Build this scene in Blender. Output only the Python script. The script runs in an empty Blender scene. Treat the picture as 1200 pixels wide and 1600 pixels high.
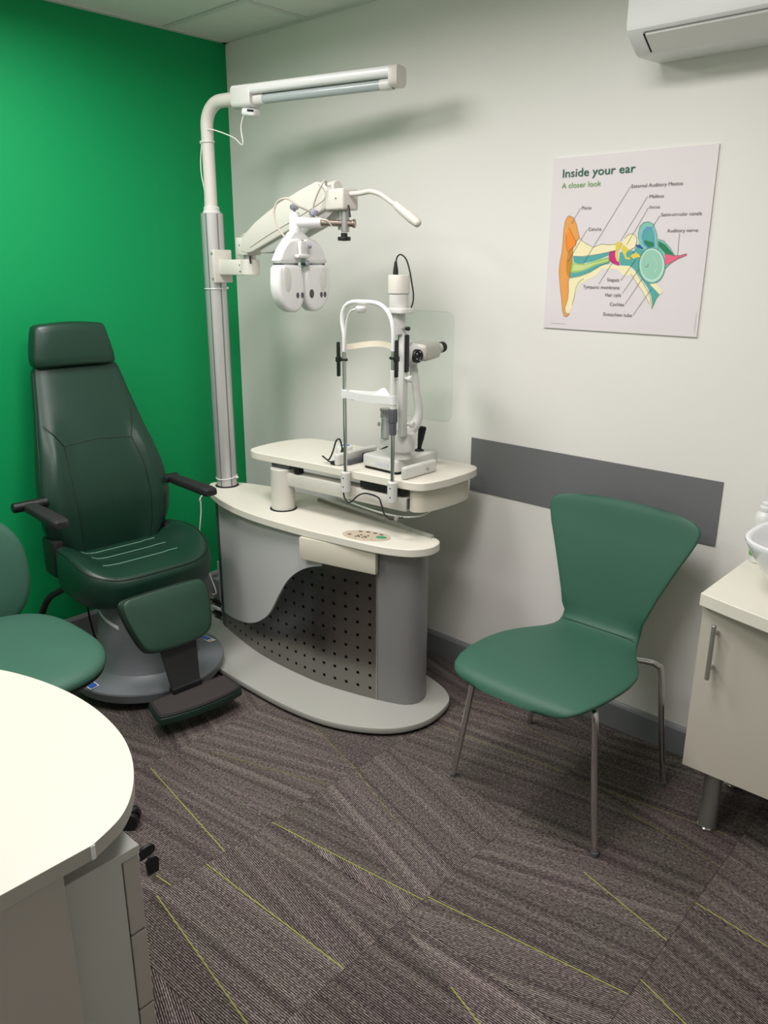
import bpy, bmesh, math, random
from mathutils import Vector, Matrix
PI = math.pi
rnd = random.Random(7)
scene = bpy.context.scene
COL = scene.collection

# ---------------------------------------------------------------- camera, world, exposure
YAW, PITCH, ROLL, FPX = 0.741617, 0.303313, 0.004413, 1240.11
CAMPOS = Vector((3.09724, -2.36257, 1.55579))
cd = bpy.data.cameras.new('camera'); cam = bpy.data.objects.new('camera', cd); COL.objects.link(cam)
fwd = Vector((-math.sin(YAW) * math.cos(PITCH), math.cos(YAW) * math.cos(PITCH), -math.sin(PITCH)))
rgt = Vector((math.cos(YAW), math.sin(YAW), 0)); upv = rgt.cross(fwd)
r2 = rgt * math.cos(ROLL) + upv * math.sin(ROLL); u2 = -rgt * math.sin(ROLL) + upv * math.cos(ROLL)
M = Matrix((r2, u2, -fwd)).transposed().to_4x4(); M.translation = CAMPOS
cam.matrix_world = M
cd.sensor_fit = 'VERTICAL'; cd.sensor_height = 24.0; cd.lens = 24.0 * FPX / 1600.0
cd.clip_start = 0.02; cd.clip_end = 50
scene.camera = cam
world = bpy.data.worlds.new('world'); scene.world = world; world.use_nodes = True
world.node_tree.nodes['Background'].inputs[0].default_value = (0.8, 0.82, 0.85, 1)
world.node_tree.nodes['Background'].inputs[1].default_value = 0.3
vs = scene.view_settings
vs.view_transform = 'Standard'; vs.look = 'None'; vs.gamma = 1.0; vs.use_curve_mapping = False
vs.exposure = 0.1
PANEL_WATTS, PANEL_SPREAD = (16.5, 16.5, 11.0, 11.5), math.radians(172)   # prismatic ceiling panels
PANEL_GLOW = 3.0

# ---------------------------------------------------------------- materials
def lin(c):
    def f(v):
        v /= 255.0
        return v / 12.92 if v <= 0.04045 else ((v + 0.055) / 1.055) ** 2.4
    return (f(c[0]), f(c[1]), f(c[2]), 1.0)
MATS = {}
def mat(name, rgb, rough=0.5, metal=0.0, bump=0.0, bscale=200.0, var=0.0, vscale=6.0, coat=0.0, spec=0.5, stretch=None):
    if name in MATS: return MATS[name]
    m = bpy.data.materials.new(name); m.use_nodes = True
    nt = m.node_tree; b = nt.nodes['Principled BSDF']
    b.inputs['Base Color'].default_value = lin(rgb)
    b.inputs['Roughness'].default_value = rough
    b.inputs['Metallic'].default_value = metal
    b.inputs['Specular IOR Level'].default_value = spec
    if coat: b.inputs['Coat Weight'].default_value = coat; b.inputs['Coat Roughness'].default_value = 0.15
    tc = nt.nodes.new('ShaderNodeTexCoord'); src = tc.outputs['Object']
    if stretch:
        mp = nt.nodes.new('ShaderNodeMapping'); mp.inputs['Scale'].default_value = stretch
        nt.links.new(src, mp.inputs[0]); src = mp.outputs[0]
    if var > 0:
        n = nt.nodes.new('ShaderNodeTexNoise'); n.inputs['Scale'].default_value = vscale; n.inputs['Detail'].default_value = 4
        nt.links.new(src, n.inputs['Vector'])
        mx = nt.nodes.new('ShaderNodeMix'); mx.data_type = 'RGBA'
        c = lin(rgb)
        mx.inputs['A'].default_value = tuple(min(1, v * (1 - var)) for v in c[:3]) + (1,)
        mx.inputs['B'].default_value = tuple(min(1, v * (1 + var)) for v in c[:3]) + (1,)
        nt.links.new(n.outputs['Fac'], mx.inputs['Factor']); nt.links.new(mx.outputs['Result'], b.inputs['Base Color'])
    if bump > 0:
        n2 = nt.nodes.new('ShaderNodeTexNoise'); n2.inputs['Scale'].default_value = bscale; n2.inputs['Detail'].default_value = 3
        nt.links.new(src, n2.inputs['Vector'])
        bp = nt.nodes.new('ShaderNodeBump'); bp.inputs['Strength'].default_value = bump; bp.inputs['Distance'].default_value = 0.001
        nt.links.new(n2.outputs['Fac'], bp.inputs['Height']); nt.links.new(bp.outputs[0], b.inputs['Normal'])
    MATS[name] = m
    return m
def clear_mat(name, tint=(235, 240, 238), gloss=0.06):
    if name in MATS: return MATS[name]
    m = bpy.data.materials.new(name); m.use_nodes = True; nt = m.node_tree
    for n in list(nt.nodes): nt.nodes.remove(n)
    o = nt.nodes.new('ShaderNodeOutputMaterial'); t = nt.nodes.new('ShaderNodeBsdfTransparent'); g = nt.nodes.new('ShaderNodeBsdfGlossy')
    t.inputs[0].default_value = lin(tint); g.inputs['Roughness'].default_value = 0.03
    fr = nt.nodes.new('ShaderNodeFresnel'); fr.inputs[0].default_value = 1.22
    mx = nt.nodes.new('ShaderNodeMixShader'); nt.links.new(fr.outputs[0], mx.inputs[0])
    nt.links.new(t.outputs[0], mx.inputs[1]); nt.links.new(g.outputs[0], mx.inputs[2]); nt.links.new(mx.outputs[0], o.inputs[0])
    MATS[name] = m; return m
def emit_mat(name, rgb, power):
    m = bpy.data.materials.new(name); m.use_nodes = True; nt = m.node_tree; b = nt.nodes['Principled BSDF']
    b.inputs['Base Color'].default_value = (0.8, 0.8, 0.8, 1)
    b.inputs['Emission Color'].default_value = lin(rgb); b.inputs['Emission Strength'].default_value = power
    return m

m_white_wall = mat('white_wall_paint', (229, 227, 222), 0.75, bump=0.06, bscale=350, var=0.012, vscale=2)
m_grey_wall = mat('pale_grey_wall_paint', (208, 206, 201), 0.75, bump=0.06, bscale=350)
m_green_wall = mat('green_wall_paint', (0, 148, 84), 0.62, bump=0.06, bscale=350, var=0.03, vscale=2, spec=0.3)
m_ceiling = mat('ceiling_tile_white', (222, 222, 216), 0.85, bump=0.15, bscale=300, var=0.02, vscale=40)
m_rail = mat('ceiling_rail_white', (205, 206, 200), 0.45)
m_skirt = mat('grey_skirting_paint', (126, 128, 130), 0.38, var=0.02, vscale=5)
m_guard = mat('grey_wall_guard', (110, 111, 112), 0.5, bump=0.05, bscale=500, var=0.03, vscale=8)
m_cream = mat('cream_laminate', (226, 222, 209), 0.38, bump=0.03, bscale=300, var=0.01, vscale=10)
m_cream_edge = mat('cream_edge_band', (212, 207, 190), 0.42, var=0.01)
m_desk = mat('desk_cream_laminate', (200, 196, 186), 0.38, var=0.01)
m_deskedge = mat('desk_grey_edge', (176, 172, 164), 0.45)
m_cabgrey = mat('warm_grey_laminate', (198, 193, 180), 0.42, bump=0.02, bscale=300, var=0.015)
m_ped = mat('pale_grey_cabinet', (198, 199, 193), 0.42, var=0.015)
m_ped2 = mat('drawer_front_grey', (186, 180, 173), 0.42, var=0.015)
m_instr = mat('instrument_white_enamel', (212, 212, 207), 0.33, var=0.01)
m_instr2 = mat('instrument_warm_white', (208, 205, 196), 0.36, var=0.01)
m_pure = mat('white_plastic', (224, 225, 223), 0.3)
m_alu = mat('satin_aluminium', (200, 201, 200), 0.38, metal=0.55, bump=0.05, bscale=400, stretch=(1, 1, 0.03))
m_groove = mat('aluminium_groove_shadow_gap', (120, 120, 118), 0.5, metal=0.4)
m_silver = mat('silver_satin_paint', (206, 207, 205), 0.4, metal=0.15, var=0.02, vscale=3)
m_colgrey = mat('mid_grey_satin_paint', (134, 134, 133), 0.4, metal=0.1, var=0.02, vscale=3)
m_darkcol = mat('dark_grey_satin_paint', (84, 85, 86), 0.4, metal=0.2)
m_steel = mat('brushed_steel_sheet', (150, 147, 142), 0.27, metal=1.0, bump=0.08, bscale=600, stretch=(1, 1, 0.02))
m_black = mat('black_plastic', (22, 22, 24), 0.42)
m_void = mat('dark_interior', (6, 6, 7), 0.8)
m_rubber = mat('black_rubber', (26, 25, 26), 0.7, bump=0.2, bscale=500)
m_basegrey = mat('light_grey_base_paint', (170, 170, 163), 0.4, var=0.02, vscale=4)
m_chairbase = mat('grey_moulded_cover', (112, 117, 120), 0.42, var=0.03, vscale=5)
m_vinyl = mat('dark_green_vinyl', (23, 54, 41), 0.36, bump=0.12, bscale=450, var=0.05, vscale=8, spec=0.45)
m_vinyl2 = mat('dark_green_vinyl_pad', (34, 66, 51), 0.48, bump=0.12, bscale=450, var=0.05, vscale=8)
m_stitch = mat('stitch_dark', (12, 30, 22), 0.6)
m_stitch2 = mat('stitch_pale', (96, 140, 118), 0.6)
m_fabric = mat('green_vinyl_upholstery', (54, 96, 79), 0.5, bump=0.12, bscale=500, var=0.03, vscale=6, spec=0.35)
m_fabric2 = mat('sea_green_vinyl_upholstery', (58, 98, 82), 0.52, bump=0.12, bscale=500, var=0.03, vscale=6, spec=0.35)
m_chrome = mat('chrome', (215, 215, 214), 0.12, metal=1.0)
m_satin_st = mat('satin_steel', (178, 176, 172), 0.38, metal=0.75)
m_bronze = mat('brown_grey_anodised', (150, 138, 126), 0.3, metal=0.8)
m_knobgrey = mat('blue_grey_plastic', (150, 152, 165), 0.45)
m_gripgrey = mat('grip_dark_grey', (88, 90, 95), 0.5)
m_ceramic = mat('white_ceramic', (240, 241, 243), 0.1, coat=0.5)
m_tubeoff = mat('unlit_tube_plastic', (168, 176, 176), 0.25, coat=0.3)
m_offwhite_band = mat('forehead_band_ivory', (238, 228, 206), 0.5)
m_labelblue = mat('label_blue', (20, 70, 165), 0.4)
m_labelwhite = mat('label_white', (236, 238, 240), 0.45)
m_labelyellow = mat('label_yellow', (222, 180, 40), 0.45)
m_keypad = mat('keypad_beige', (196, 180, 160), 0.4)
m_keydark = mat('keypad_dark_icon', (74, 62, 58), 0.5)
m_keygreen = mat('keypad_green', (45, 150, 105), 0.45)
m_bottlegreen = mat('bottle_green_label', (90, 175, 70), 0.4)
m_acryl = clear_mat('clear_acrylic', (251, 253, 252))
m_acryl2 = clear_mat('clear_acrylic_ruler', (215, 222, 216))
m_lens = mat('dark_lens_glass', (40, 36, 38), 0.08, coat=1.0)
m_cable_w = mat('white_cable', (232, 230, 222), 0.45)
m_cable_b = mat('black_cable', (18, 18, 19), 0.45)
m_cable_g = mat('beige_cable', (190, 182, 168), 0.45)
m_poster = mat('poster_foam_board', (224, 217, 219), 0.5)
m_posteredge = mat('poster_board_edge', (232, 230, 228), 0.6)
m_yarn = mat('lime_yarn', (146, 147, 76), 0.9, bump=0.4, bscale=900, var=0.3, vscale=300)
m_yarn2 = mat('olive_yarn', (118, 114, 72), 0.9, bump=0.4, bscale=900, var=0.3, vscale=300)

def carpet_material():
    m = bpy.data.materials.new('ribbed_carpet'); m.use_nodes = True; nt = m.node_tree; L = nt.links.new
    b = nt.nodes['Principled BSDF']; b.inputs['Roughness'].default_value = 0.95; b.inputs['Specular IOR Level'].default_value = 0.1
    uv = nt.nodes.new('ShaderNodeUVMap'); uv.uv_map = 'lines'
    sp = nt.nodes.new('ShaderNodeSeparateXYZ'); L(uv.outputs[0], sp.inputs[0])
    def math_(op, a, bb=None, c=None):
        n = nt.nodes.new('ShaderNodeMath'); n.operation = op
        for i, v in enumerate((a, bb, c)):
            if v is None: continue
            if isinstance(v, (int, float)): n.inputs[i].default_value = v
            else: L(v, n.inputs[i])
        return n.outputs[0]
    # loop-pile speckle: stretched across the rib
    mp = nt.nodes.new('ShaderNodeMapping'); mp.inputs['Scale'].default_value = (120, 230, 1); L(uv.outputs[0], mp.inputs[0])
    n1 = nt.nodes.new('ShaderNodeTexNoise'); n1.inputs['Scale'].default_value = 1.0; n1.inputs['Detail'].default_value = 2; L(mp.outputs[0], n1.inputs['Vector'])
    # broad bands along the ribs
    mp2 = nt.nodes.new('ShaderNodeMapping'); mp2.inputs['Scale'].default_value = (0.0, 36, 1); L(uv.outputs[0], mp2.inputs[0])
    n2 = nt.nodes.new('ShaderNodeTexNoise'); n2.inputs['Scale'].default_value = 1.0; n2.inputs['Detail'].default_value = 2; L(mp2.outputs[0], n2.inputs['Vector'])
    # slow hue drift
    n3 = nt.nodes.new('ShaderNodeTexNoise'); n3.inputs['Scale'].default_value = 5.0; L(uv.outputs[0], n3.inputs['Vector'])
    w = math_('SINE', math_('MULTIPLY', sp.outputs[1], 2 * PI / 0.0052))
    w01 = math_('MULTIPLY_ADD', w, 0.5, 0.5)
    val = math_('ADD', math_('MULTIPLY', w01, 0.62), math_('MULTIPLY', math_('SUBTRACT', n1.outputs['Fac'], 0.5), 1.15))
    val = math_('ADD', val, math_('MULTIPLY', math_('SUBTRACT', n2.outputs['Fac'], 0.5), 0.75))
    ramp = nt.nodes.new('ShaderNodeValToRGB'); L(val, ramp.inputs[0])
    e = ramp.color_ramp.elements
    e[0].position = 0.0; e[0].color = lin((46, 39, 41)); e[1].position = 0.85; e[1].color = lin((172, 163, 155))
    mid = e.new(0.4); mid.color = lin((96, 87, 85))
    tint = nt.nodes.new('ShaderNodeMix'); tint.data_type = 'RGBA'; tint.blend_type = 'MULTIPLY'; tint.inputs['Factor'].default_value = 1.0
    tr = nt.nodes.new('ShaderNodeValToRGB'); L(n3.outputs['Fac'], tr.inputs[0])
    tr.color_ramp.elements[0].position = 0.35; tr.color_ramp.elements[0].color = (1.0, 0.94, 0.98, 1)
    tr.color_ramp.elements[1].position = 0.65; tr.color_ramp.elements[1].color = (0.97, 1.0, 0.95, 1)
    L(ramp.outputs[0], tint.inputs['A']); L(tr.outputs[0], tint.inputs['B']); 
    tone = nt.nodes.new('ShaderNodeUVMap'); tone.uv_map = 'tone'; st = nt.nodes.new('ShaderNodeSeparateXYZ'); L(tone.outputs[0], st.inputs[0])
    hs = nt.nodes.new('ShaderNodeHueSaturation'); L(st.outputs[0], hs.inputs['Value']); L(tint.outputs['Result'], hs.inputs['Color']); L(hs.outputs[0], b.inputs['Base Color'])
    bp = nt.nodes.new('ShaderNodeBump'); bp.inputs['Strength'].default_value = 0.6; bp.inputs['Distance'].default_value = 0.002
    L(val, bp.inputs['Height']); L(bp.outputs[0], b.inputs['Normal'])
    return m
m_carpet = carpet_material()

# ---------------------------------------------------------------- mesh helpers
def new(): return bmesh.new()
def finish(name, bm, materials, parent=None, smooth=35, origin=None):
    """link a bmesh (built in room coordinates) as ONE object; origin = base point of its thing"""
    o0 = Vector(origin) if origin is not None else Vector((0, 0, 0))
    if parent is not None:
        r = parent
        while r.parent is not None: r = r.parent
        o0 = r.location.copy()
    bmesh.ops.recalc_face_normals(bm, faces=bm.faces[:])
    bmesh.ops.translate(bm, verts=bm.verts[:], vec=-o0)
    me = bpy.data.meshes.new(name); bm.to_mesh(me); bm.free()
    for mm in (materials if isinstance(materials, (list, tuple)) else [materials]): me.materials.append(mm)
    if smooth:
        me.polygons.foreach_set('use_smooth', [True] * len(me.polygons))
        me.set_sharp_from_angle(angle=math.radians(smooth))
    o = bpy.data.objects.new(name, me); COL.objects.link(o)
    if parent is not None: o.parent = parent
    else: o.location = o0
    return o
def thing(name, label, cat, loc, group=None):
    o = bpy.data.objects.new(name, None); o.empty_display_size = 0.05; COL.objects.link(o); o.location = loc
    o['label'] = label; o['category'] = cat
    if group: o['group'] = group
    return o
def tag(o, label, cat, group=None):
    o['label'] = label; o['category'] = cat
    if group: o['group'] = group
    return o
def struct(o): o['kind'] = 'structure'; return o
def merge(bm, other, M=None):
    if M is not None: bmesh.ops.transform(other, matrix=M, verts=other.verts[:])
    me = bpy.data.meshes.new('tmp'); other.to_mesh(me); other.free(); bm.from_mesh(me); bpy.data.meshes.remove(me)
def box(bm, x0, x1, y0, y1, z0, z1, r=0.0, seg=2, M=None, mi=0):
    b = bmesh.new()
    bmesh.ops.create_cube(b, size=1.0)
    bmesh.ops.scale(b, vec=(x1 - x0, y1 - y0, z1 - z0), verts=b.verts[:])
    bmesh.ops.translate(b, vec=((x0 + x1) / 2, (y0 + y1) / 2, (z0 + z1) / 2), verts=b.verts[:])
    if r > 0: bmesh.ops.bevel(b, geom=b.edges[:], offset=r, segments=seg, affect='EDGES', profile=0.5)
    for f in b.faces: f.material_index = mi
    merge(bm, b, M)
def prism(bm, pts, h0, h1, axis='z', r=0.0, seg=3, M=None, mi=0, r_bottom=None):
    """extrude a 2-D outline. axis z: pts=(x,y); axis y: pts=(x,z); axis x: pts=(y,z)"""
    b = bmesh.new()
    def mk(p, h):
        if axis == 'z': return (p[0], p[1], h)
        if axis == 'y': return (p[0], h, p[1])
        return (h, p[0], p[1])
    v0 = [b.verts.new(mk(p, h0)) for p in pts]; v1 = [b.verts.new(mk(p, h1)) for p in pts]
    n = len(pts)
    f0 = b.faces.new(v0); f1 = b.faces.new(v1[::-1])
    for i in range(n): b.faces.new((v0[i], v0[(i + 1) % n], v1[(i + 1) % n], v1[i]))
    bmesh.ops.recalc_face_normals(b, faces=b.faces[:])
    if r > 0:
        ed = list(f0.edges) + list(f1.edges)
        bmesh.ops.bevel(b, geom=ed, offset=r, segments=seg, affect='EDGES', profile=0.5)
    for f in b.faces: f.material_index = mi
    merge(bm, b, M)
def lathe(bm, prof, center=(0, 0, 0), seg=32, axis=(0, 0, 1), mi=0, sx=1.0, sy=1.0):
    """revolve (r,h) pairs about axis through center"""
    b = bmesh.new(); rings = []
    for r, h in prof:
        if r < 1e-6: rings.append([b.verts.new((0, 0, h))])
        else: rings.append([b.verts.new((r * sx * math.cos(2 * PI * i / seg), r * sy * math.sin(2 * PI * i / seg), h)) for i in range(seg)])
    for a, c in zip(rings[:-1], rings[1:]):
        if len(a) == 1 and len(c) == 1: continue
        for i in range(seg):
            j = (i + 1) % seg
            if len(a) == 1: b.faces.new((a[0], c[i], c[j]))
            elif len(c) == 1: b.faces.new((a[i], a[j], c[0]))
            else: b.faces.new((a[i], a[j], c[j], c[i]))
    if len(rings[0]) > 1: b.faces.new(rings[0][::-1])
    if len(rings[-1]) > 1: b.faces.new(rings[-1])
    bmesh.ops.recalc_face_normals(b, faces=b.faces[:])
    for f in b.faces: f.material_index = mi
    q = Vector((0, 0, 1)).rotation_difference(Vector(axis).normalized())
    merge(bm, b, Matrix.Translation(center) @ q.to_matrix().to_4x4())
def cyl(bm, p0, p1, r, r1=None, seg=20, ch=0.0, mi=0):
    p0 = Vector(p0); p1 = Vector(p1); h = (p1 - p0).length; r1 = r if r1 is None else r1
    pr = [(0, 0), (r - ch, 0), (r, ch), (r1, h - ch), (r1 - ch, h), (0, h)] if ch > 0 else [(0, 0), (r, 0), (r1, h), (0, h)]
    lathe(bm, pr, p0, seg, p1 - p0, mi)
def crom(pts, n=8, closed=False):
    P = [Vector(p) for p in pts]; out = []
    m = len(P); rng = range(m if closed else m - 1)
    for i in rng:
        if closed: a, b, c, d = P[(i - 1) % m], P[i], P[(i + 1) % m], P[(i + 2) % m]
        else: a, b, c, d = P[max(i - 1, 0)], P[i], P[i + 1], P[min(i + 2, m - 1)]
        for k in range(n):
            t = k / n
            out.append(0.5 * ((2 * b) + (-a + c) * t + (2 * a - 5 * b + 4 * c - d) * t * t + (-a + 3 * b - 3 * c + d) * t ** 3))
    if not closed: out.append(P[-1].copy())
    return out
def crom2(pts, n=6): return [(v.x, v.y) for v in crom([(p[0], p[1], 0) for p in pts], n, True)]
def tube(bm, pts, r, seg=10, smooth=8, radii=None, mi=0, squash=None):
    path = crom(pts, smooth) if smooth else [Vector(p) for p in pts]
    n = len(path); rings = []; prev = None
    for i, p in enumerate(path):
        t = (path[min(i + 1, n - 1)] - path[max(i - 1, 0)]).normalized()
        if prev is None:
            a = Vector((0, 0, 1)) if abs(t.z) < 0.9 else Vector((1, 0, 0)); u = t.cross(a).normalized()
        else:
            u = (prev - t * prev.dot(t)).normalized()
        prev = u; w = t.cross(u)
        if radii:
            f = i / (n - 1) * (len(radii) - 1); k = min(int(f), len(radii) - 2); rr = radii[k] + (radii[k + 1] - radii[k]) * (f - k)
        else: rr = r
        rings.append([bm.verts.new(p + u * rr * math.cos(2 * PI * j / seg) + w * rr * math.sin(2 * PI * j / seg)) for j in range(seg)])
    for a, c in zip(rings[:-1], rings[1:]):
        for j in range(seg):
            f = bm.faces.new((a[j], a[(j + 1) % seg], c[(j + 1) % seg], c[j])); f.material_index = mi
    f = bm.faces.new(rings[0][::-1]); f.material_index = mi
    f = bm.faces.new(rings[-1]); f.material_index = mi
def loft(bm, rings, mi=0, cap=True):
    R = [[bm.verts.new(p) for p in ring] for ring in rings]
    n = len(R[0])
    for a, c in zip(R[:-1], R[1:]):
        for j in range(n):
            f = bm.faces.new((a[j], a[(j + 1) % n], c[(j + 1) % n], c[j])); f.material_index = mi
    if cap:
        for ring in (R[0][::-1], R[-1]):
            f = bm.faces.new(ring); f.material_index = mi
def sup(n, a, b, e):
    """superellipse outline points, half sizes a,b, exponent e"""
    out = []
    for i in range(n):
        t = 2 * PI * i / n; c, s = math.cos(t), math.sin(t)
        out.append((a * math.copysign(abs(c) ** (2 / e), c), b * math.copysign(abs(s) ** (2 / e), s)))
    return out
def rrect(x0, x1, y0, y1, r, n=6):
    pts = []
    for cx, cy, a0 in ((x1 - r, y1 - r, 0), (x0 + r, y1 - r, 90), (x0 + r, y0 + r, 180), (x1 - r, y0 + r, 270)):
        for k in range(n + 1):
            a = math.radians(a0 + 90 * k / n); pts.append((cx + r * math.cos(a), cy + r * math.sin(a)))
    return pts
def interp(tab, v):
    if v <= tab[0][0]: return tab[0][1]
    for (a, b), (c, d) in zip(tab[:-1], tab[1:]):
        if v <= c: return b + (d - b) * (v - a) / (c - a)
    return tab[-1][1]
def sstep(x): x = max(0.0, min(1.0, x)); return x * x * (3 - 2 * x)

# ================================================================ THE ROOM
RX, RY, H = 3.75, -3.31, 2.45
bm = new(); box(bm, -0.1, RX + 0.1, RY - 0.1, 0.1, -0.08, -0.007)
floor = struct(finish('floor', bm, mat('carpet_backing', (30, 28, 28), 0.95), smooth=0))
bm = new(); box(bm, -0.1, RX + 0.1, 0.0, 0.1, -0.08, H + 0.12); struct(finish('wall_back', bm, m_white_wall, smooth=0))
bm = new(); box(bm, -0.1, 0.0, RY, 0.0, -0.08, H + 0.12); struct(finish('wall_left', bm, m_green_wall, smooth=0))
bm = new(); box(bm, RX, RX + 0.1, RY, 0.0, -0.08, H + 0.12); struct(finish('wall_right', bm, m_grey_wall, smooth=0))
bm = new(); box(bm, -0.1, RX + 0.1, RY - 0.1, RY, -0.08, H + 0.12); struct(finish('wall_front', bm, m_grey_wall, smooth=0))

# --- carpet tiles
SX, SY, TP, GAP = 1.5505, -0.120, 0.5145, 0.0005
STREAKS = [(1.551, -1.152, 2.064, -1.080, 1), (1.551, -1.382, 2.064, -1.364, 1), (1.061, -1.250, 1.549, -1.319, 1), (1.552, -1.535, 2.060, -1.610, 1),
           (1.132, -1.065, 1.545, -0.922, 0), (1.245, -0.722, 1.549, -0.803, 0), (1.552, -0.805, 1.826, -0.908, 0), (2.066, -1.064, 2.577, -0.980, 1),
           (2.318, -0.712, 2.577, -0.779, 1), (2.580, -0.614, 3.09, -0.665, 1), (2.580, -0.925, 2.9, -1.03, 1), (2.276, -1.235, 2.577, -1.325, 1),
           (1.477, -1.498, 1.549, -1.490, 1), (2.278, -0.399, 2.577, -0.440, 0), (2.13, -0.36, 2.55, -0.30, 0), (1.60, -0.42, 2.05, -0.36, 0), (1.57, -0.20, 2.05, -0.24, 0)]
def split(poly, line):
    (x0, y0), a = line; nx, ny = -math.sin(a), math.cos(a)
    up, dn = [], []
    n = len(poly)
    for i in range(n):
        p, q = poly[i], poly[(i + 1) % n]
        dp = (p[0] - x0) * nx + (p[1] - y0) * ny; dq = (q[0] - x0) * nx + (q[1] - y0) * ny
        if dp >= 0: up.append(p)
        if dp <= 0: dn.append(p)
        if dp * dq < 0:
            t = dp / (dp - dq); s = (p[0] + (q[0] - p[0]) * t, p[1] + (q[1] - p[1]) * t); up.append(s); dn.append(s)
    return (up if len(up) > 2 else None), (dn if len(dn) > 2 else None)
def carpet_tile(x0, x1, y0, y1):
    st = [s for s in STREAKS if x0 < (s[0] + s[2]) / 2 < x1 and y0 < (s[1] + s[3]) / 2 < y1]
    lines = [((s[0], s[1]), math.atan2(s[3] - s[1], s[2] - s[0])) for s in st]
    yy = y0 + rnd.uniform(0.08, 0.2)
    while yy < y1 - 0.05 and len(lines) < 3:
        if all(abs(yy - l[0][1]) > 0.09 for l in lines):
            lines.append((((x0 + x1) / 2, yy), math.radians(rnd.choice((-19, -15, -9, -4, 3, 8, 12, 18)))))
        yy += rnd.uniform(0.14, 0.26)
    pieces = [([(x0, y0), (x1, y0), (x1, y1), (x0, y1)], math.radians(rnd.uniform(-16, 16)))]
    for ln in lines:
        nxt = []
        for poly, a in pieces:
            u, d = split(poly, ln)
            if u: nxt.append((u, ln[1]))
            if d: nxt.append((d, a if u else ln[1]))
        pieces = nxt
    bm = new(); uvl = bm.loops.layers.uv.new('lines'); uvt = bm.loops.layers.uv.new('tone')
    for poly, a in pieces:
        f = bm.faces.new([bm.verts.new((p[0], p[1], 0.0)) for p in poly])
        off = rnd.uniform(0, 9); c, s = math.cos(a), math.sin(a); tn = rnd.uniform(0.80, 1.18)
        for l in f.loops:
            x, y = l.vert.co.x, l.vert.co.y; l[uvl].uv = (x * c + y * s + off, -x * s + y * c + off * 0.37); l[uvt].uv = (tn, 0)
    for (ax, ay), (bx_, by_) in (((x0, y0), (x1, y0)), ((x1, y0), (x1, y1)), ((x1, y1), (x0, y1)), ((x0, y1), (x0, y0))):
        f = bm.faces.new([bm.verts.new(v) for v in ((ax, ay, 0), (ax, ay, -0.0065), (bx_, by_, -0.0065), (bx_, by_, 0))])
        for l in f.loops: l[uvl].uv = (l.vert.co.x + l.vert.co.y, l.vert.co.z); l[uvt].uv = (0.8, 0)
    for s in st:
        p, q = Vector((s[0], s[1], 0)), Vector((s[2], s[3], 0)); d = (q - p).normalized(); nrm = Vector((-d.y, d.x, 0)) * (0.0017 if s[4] else 0.0012)
        top = [p - nrm, q - nrm, q + nrm, p + nrm]
        vt = [bm.verts.new((v.x, v.y, 0.0012)) for v in top]; vb = [bm.verts.new((v.x, v.y, -0.0005)) for v in top]
        fs = [bm.faces.new(vt)] + [bm.faces.new((vb[i], vb[(i + 1) % 4], vt[(i + 1) % 4], vt[i])) for i in range(4)]
        for f in fs: f.material_index = 1 if s[4] else 2
    return finish('carpet_tile', bm, [m_carpet, m_yarn, m_yarn2], parent=floor, smooth=0)
i0 = math.floor((0 - SX) / TP); i1 = math.ceil((RX - SX) / TP)
j0 = math.floor((RY - SY) / TP); j1 = math.ceil((0 - SY) / TP)
for i in range(i0, i1):
    for j in range(j0, j1):
        x0, x1 = max(0, SX + i * TP + GAP), min(RX, SX + (i + 1) * TP - GAP)
        y0, y1 = max(RY, SY + j * TP + GAP), min(0, SY + (j + 1) * TP - GAP)
        if x1 - x0 > 0.02 and y1 - y0 > 0.02: carpet_tile(x0, x1, y0, y1)

# --- suspended ceiling: soffit, tiles, rails, wall angle, light panels
bm = new(); box(bm, -0.1, RX + 0.1, RY - 0.1, 0.1, H + 0.03, H + 0.12); ceiling = struct(finish('ceiling', bm, m_ceiling, smooth=0))
gx = [0.0] + [0.53 + 0.6 * k for k in range(6)] + [RX]; gy = [0.0] + [-0.31 - 0.6 * k for k in range(5)] + [RY]
LIGHTS = [(1, 2), (3, 2), (1, 4), (3, 4)]
for i in range(len(gx) - 1):
    for j in range(len(gy) - 1):
        if (i, j) in LIGHTS: continue
        x0, x1, y0, y1 = gx[i], gx[i + 1], gy[j + 1], gy[j]
        if x1 - x0 < 0.03 or y1 - y0 < 0.03: continue
        bm = new(); box(bm, x0 + 0.004, x1 - 0.004, y0 + 0.004, y1 - 0.004, H + 0.003, H + 0.018)
        finish('ceiling_tile', bm, m_ceiling, parent=ceiling, smooth=0)
for x in gx[1:-1]:
    bm = new(); box(bm, x - 0.012, x + 0.012, RY, 0, H - 0.001, H + 0.003); finish('ceiling_rail', bm, m_rail, parent=ceiling, smooth=0)
for y in gy[1:-1]:
    bm = new(); box(bm, 0, RX, y - 0.012, y + 0.012, H - 0.0015, H + 0.0025); finish('ceiling_rail', bm, m_rail, parent=ceiling, smooth=0)
def angle_trim(name, a, b, inward):
    bm = new(); a = Vector(a); b = Vector(b); n = Vector(inward)
    for w, z0, z1 in ((0.022, H - 0.002, H + 0.004), (0.003, H - 0.002, H + 0.02)):
        xs = sorted((a.x, b.x + n.x * w)); ys = sorted((a.y, b.y + n.y * w)); box(bm, xs[0], xs[1], ys[0], ys[1], z0, z1)
    struct(finish(name, bm, m_rail, smooth=0))
angle_trim('trim_1', (0, 0), (RX, 0), (0, -1)); angle_trim('trim_2', (0, RY), (0, 0), (1, 0))
angle_trim('trim_3', (RX, RY), (RX, 0), (-1, 0)); angle_trim('trim_4', (0, RY), (RX, RY), (0, 1))
m_glow = emit_mat('panel_glow', (255, 249, 238), PANEL_GLOW)
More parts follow.
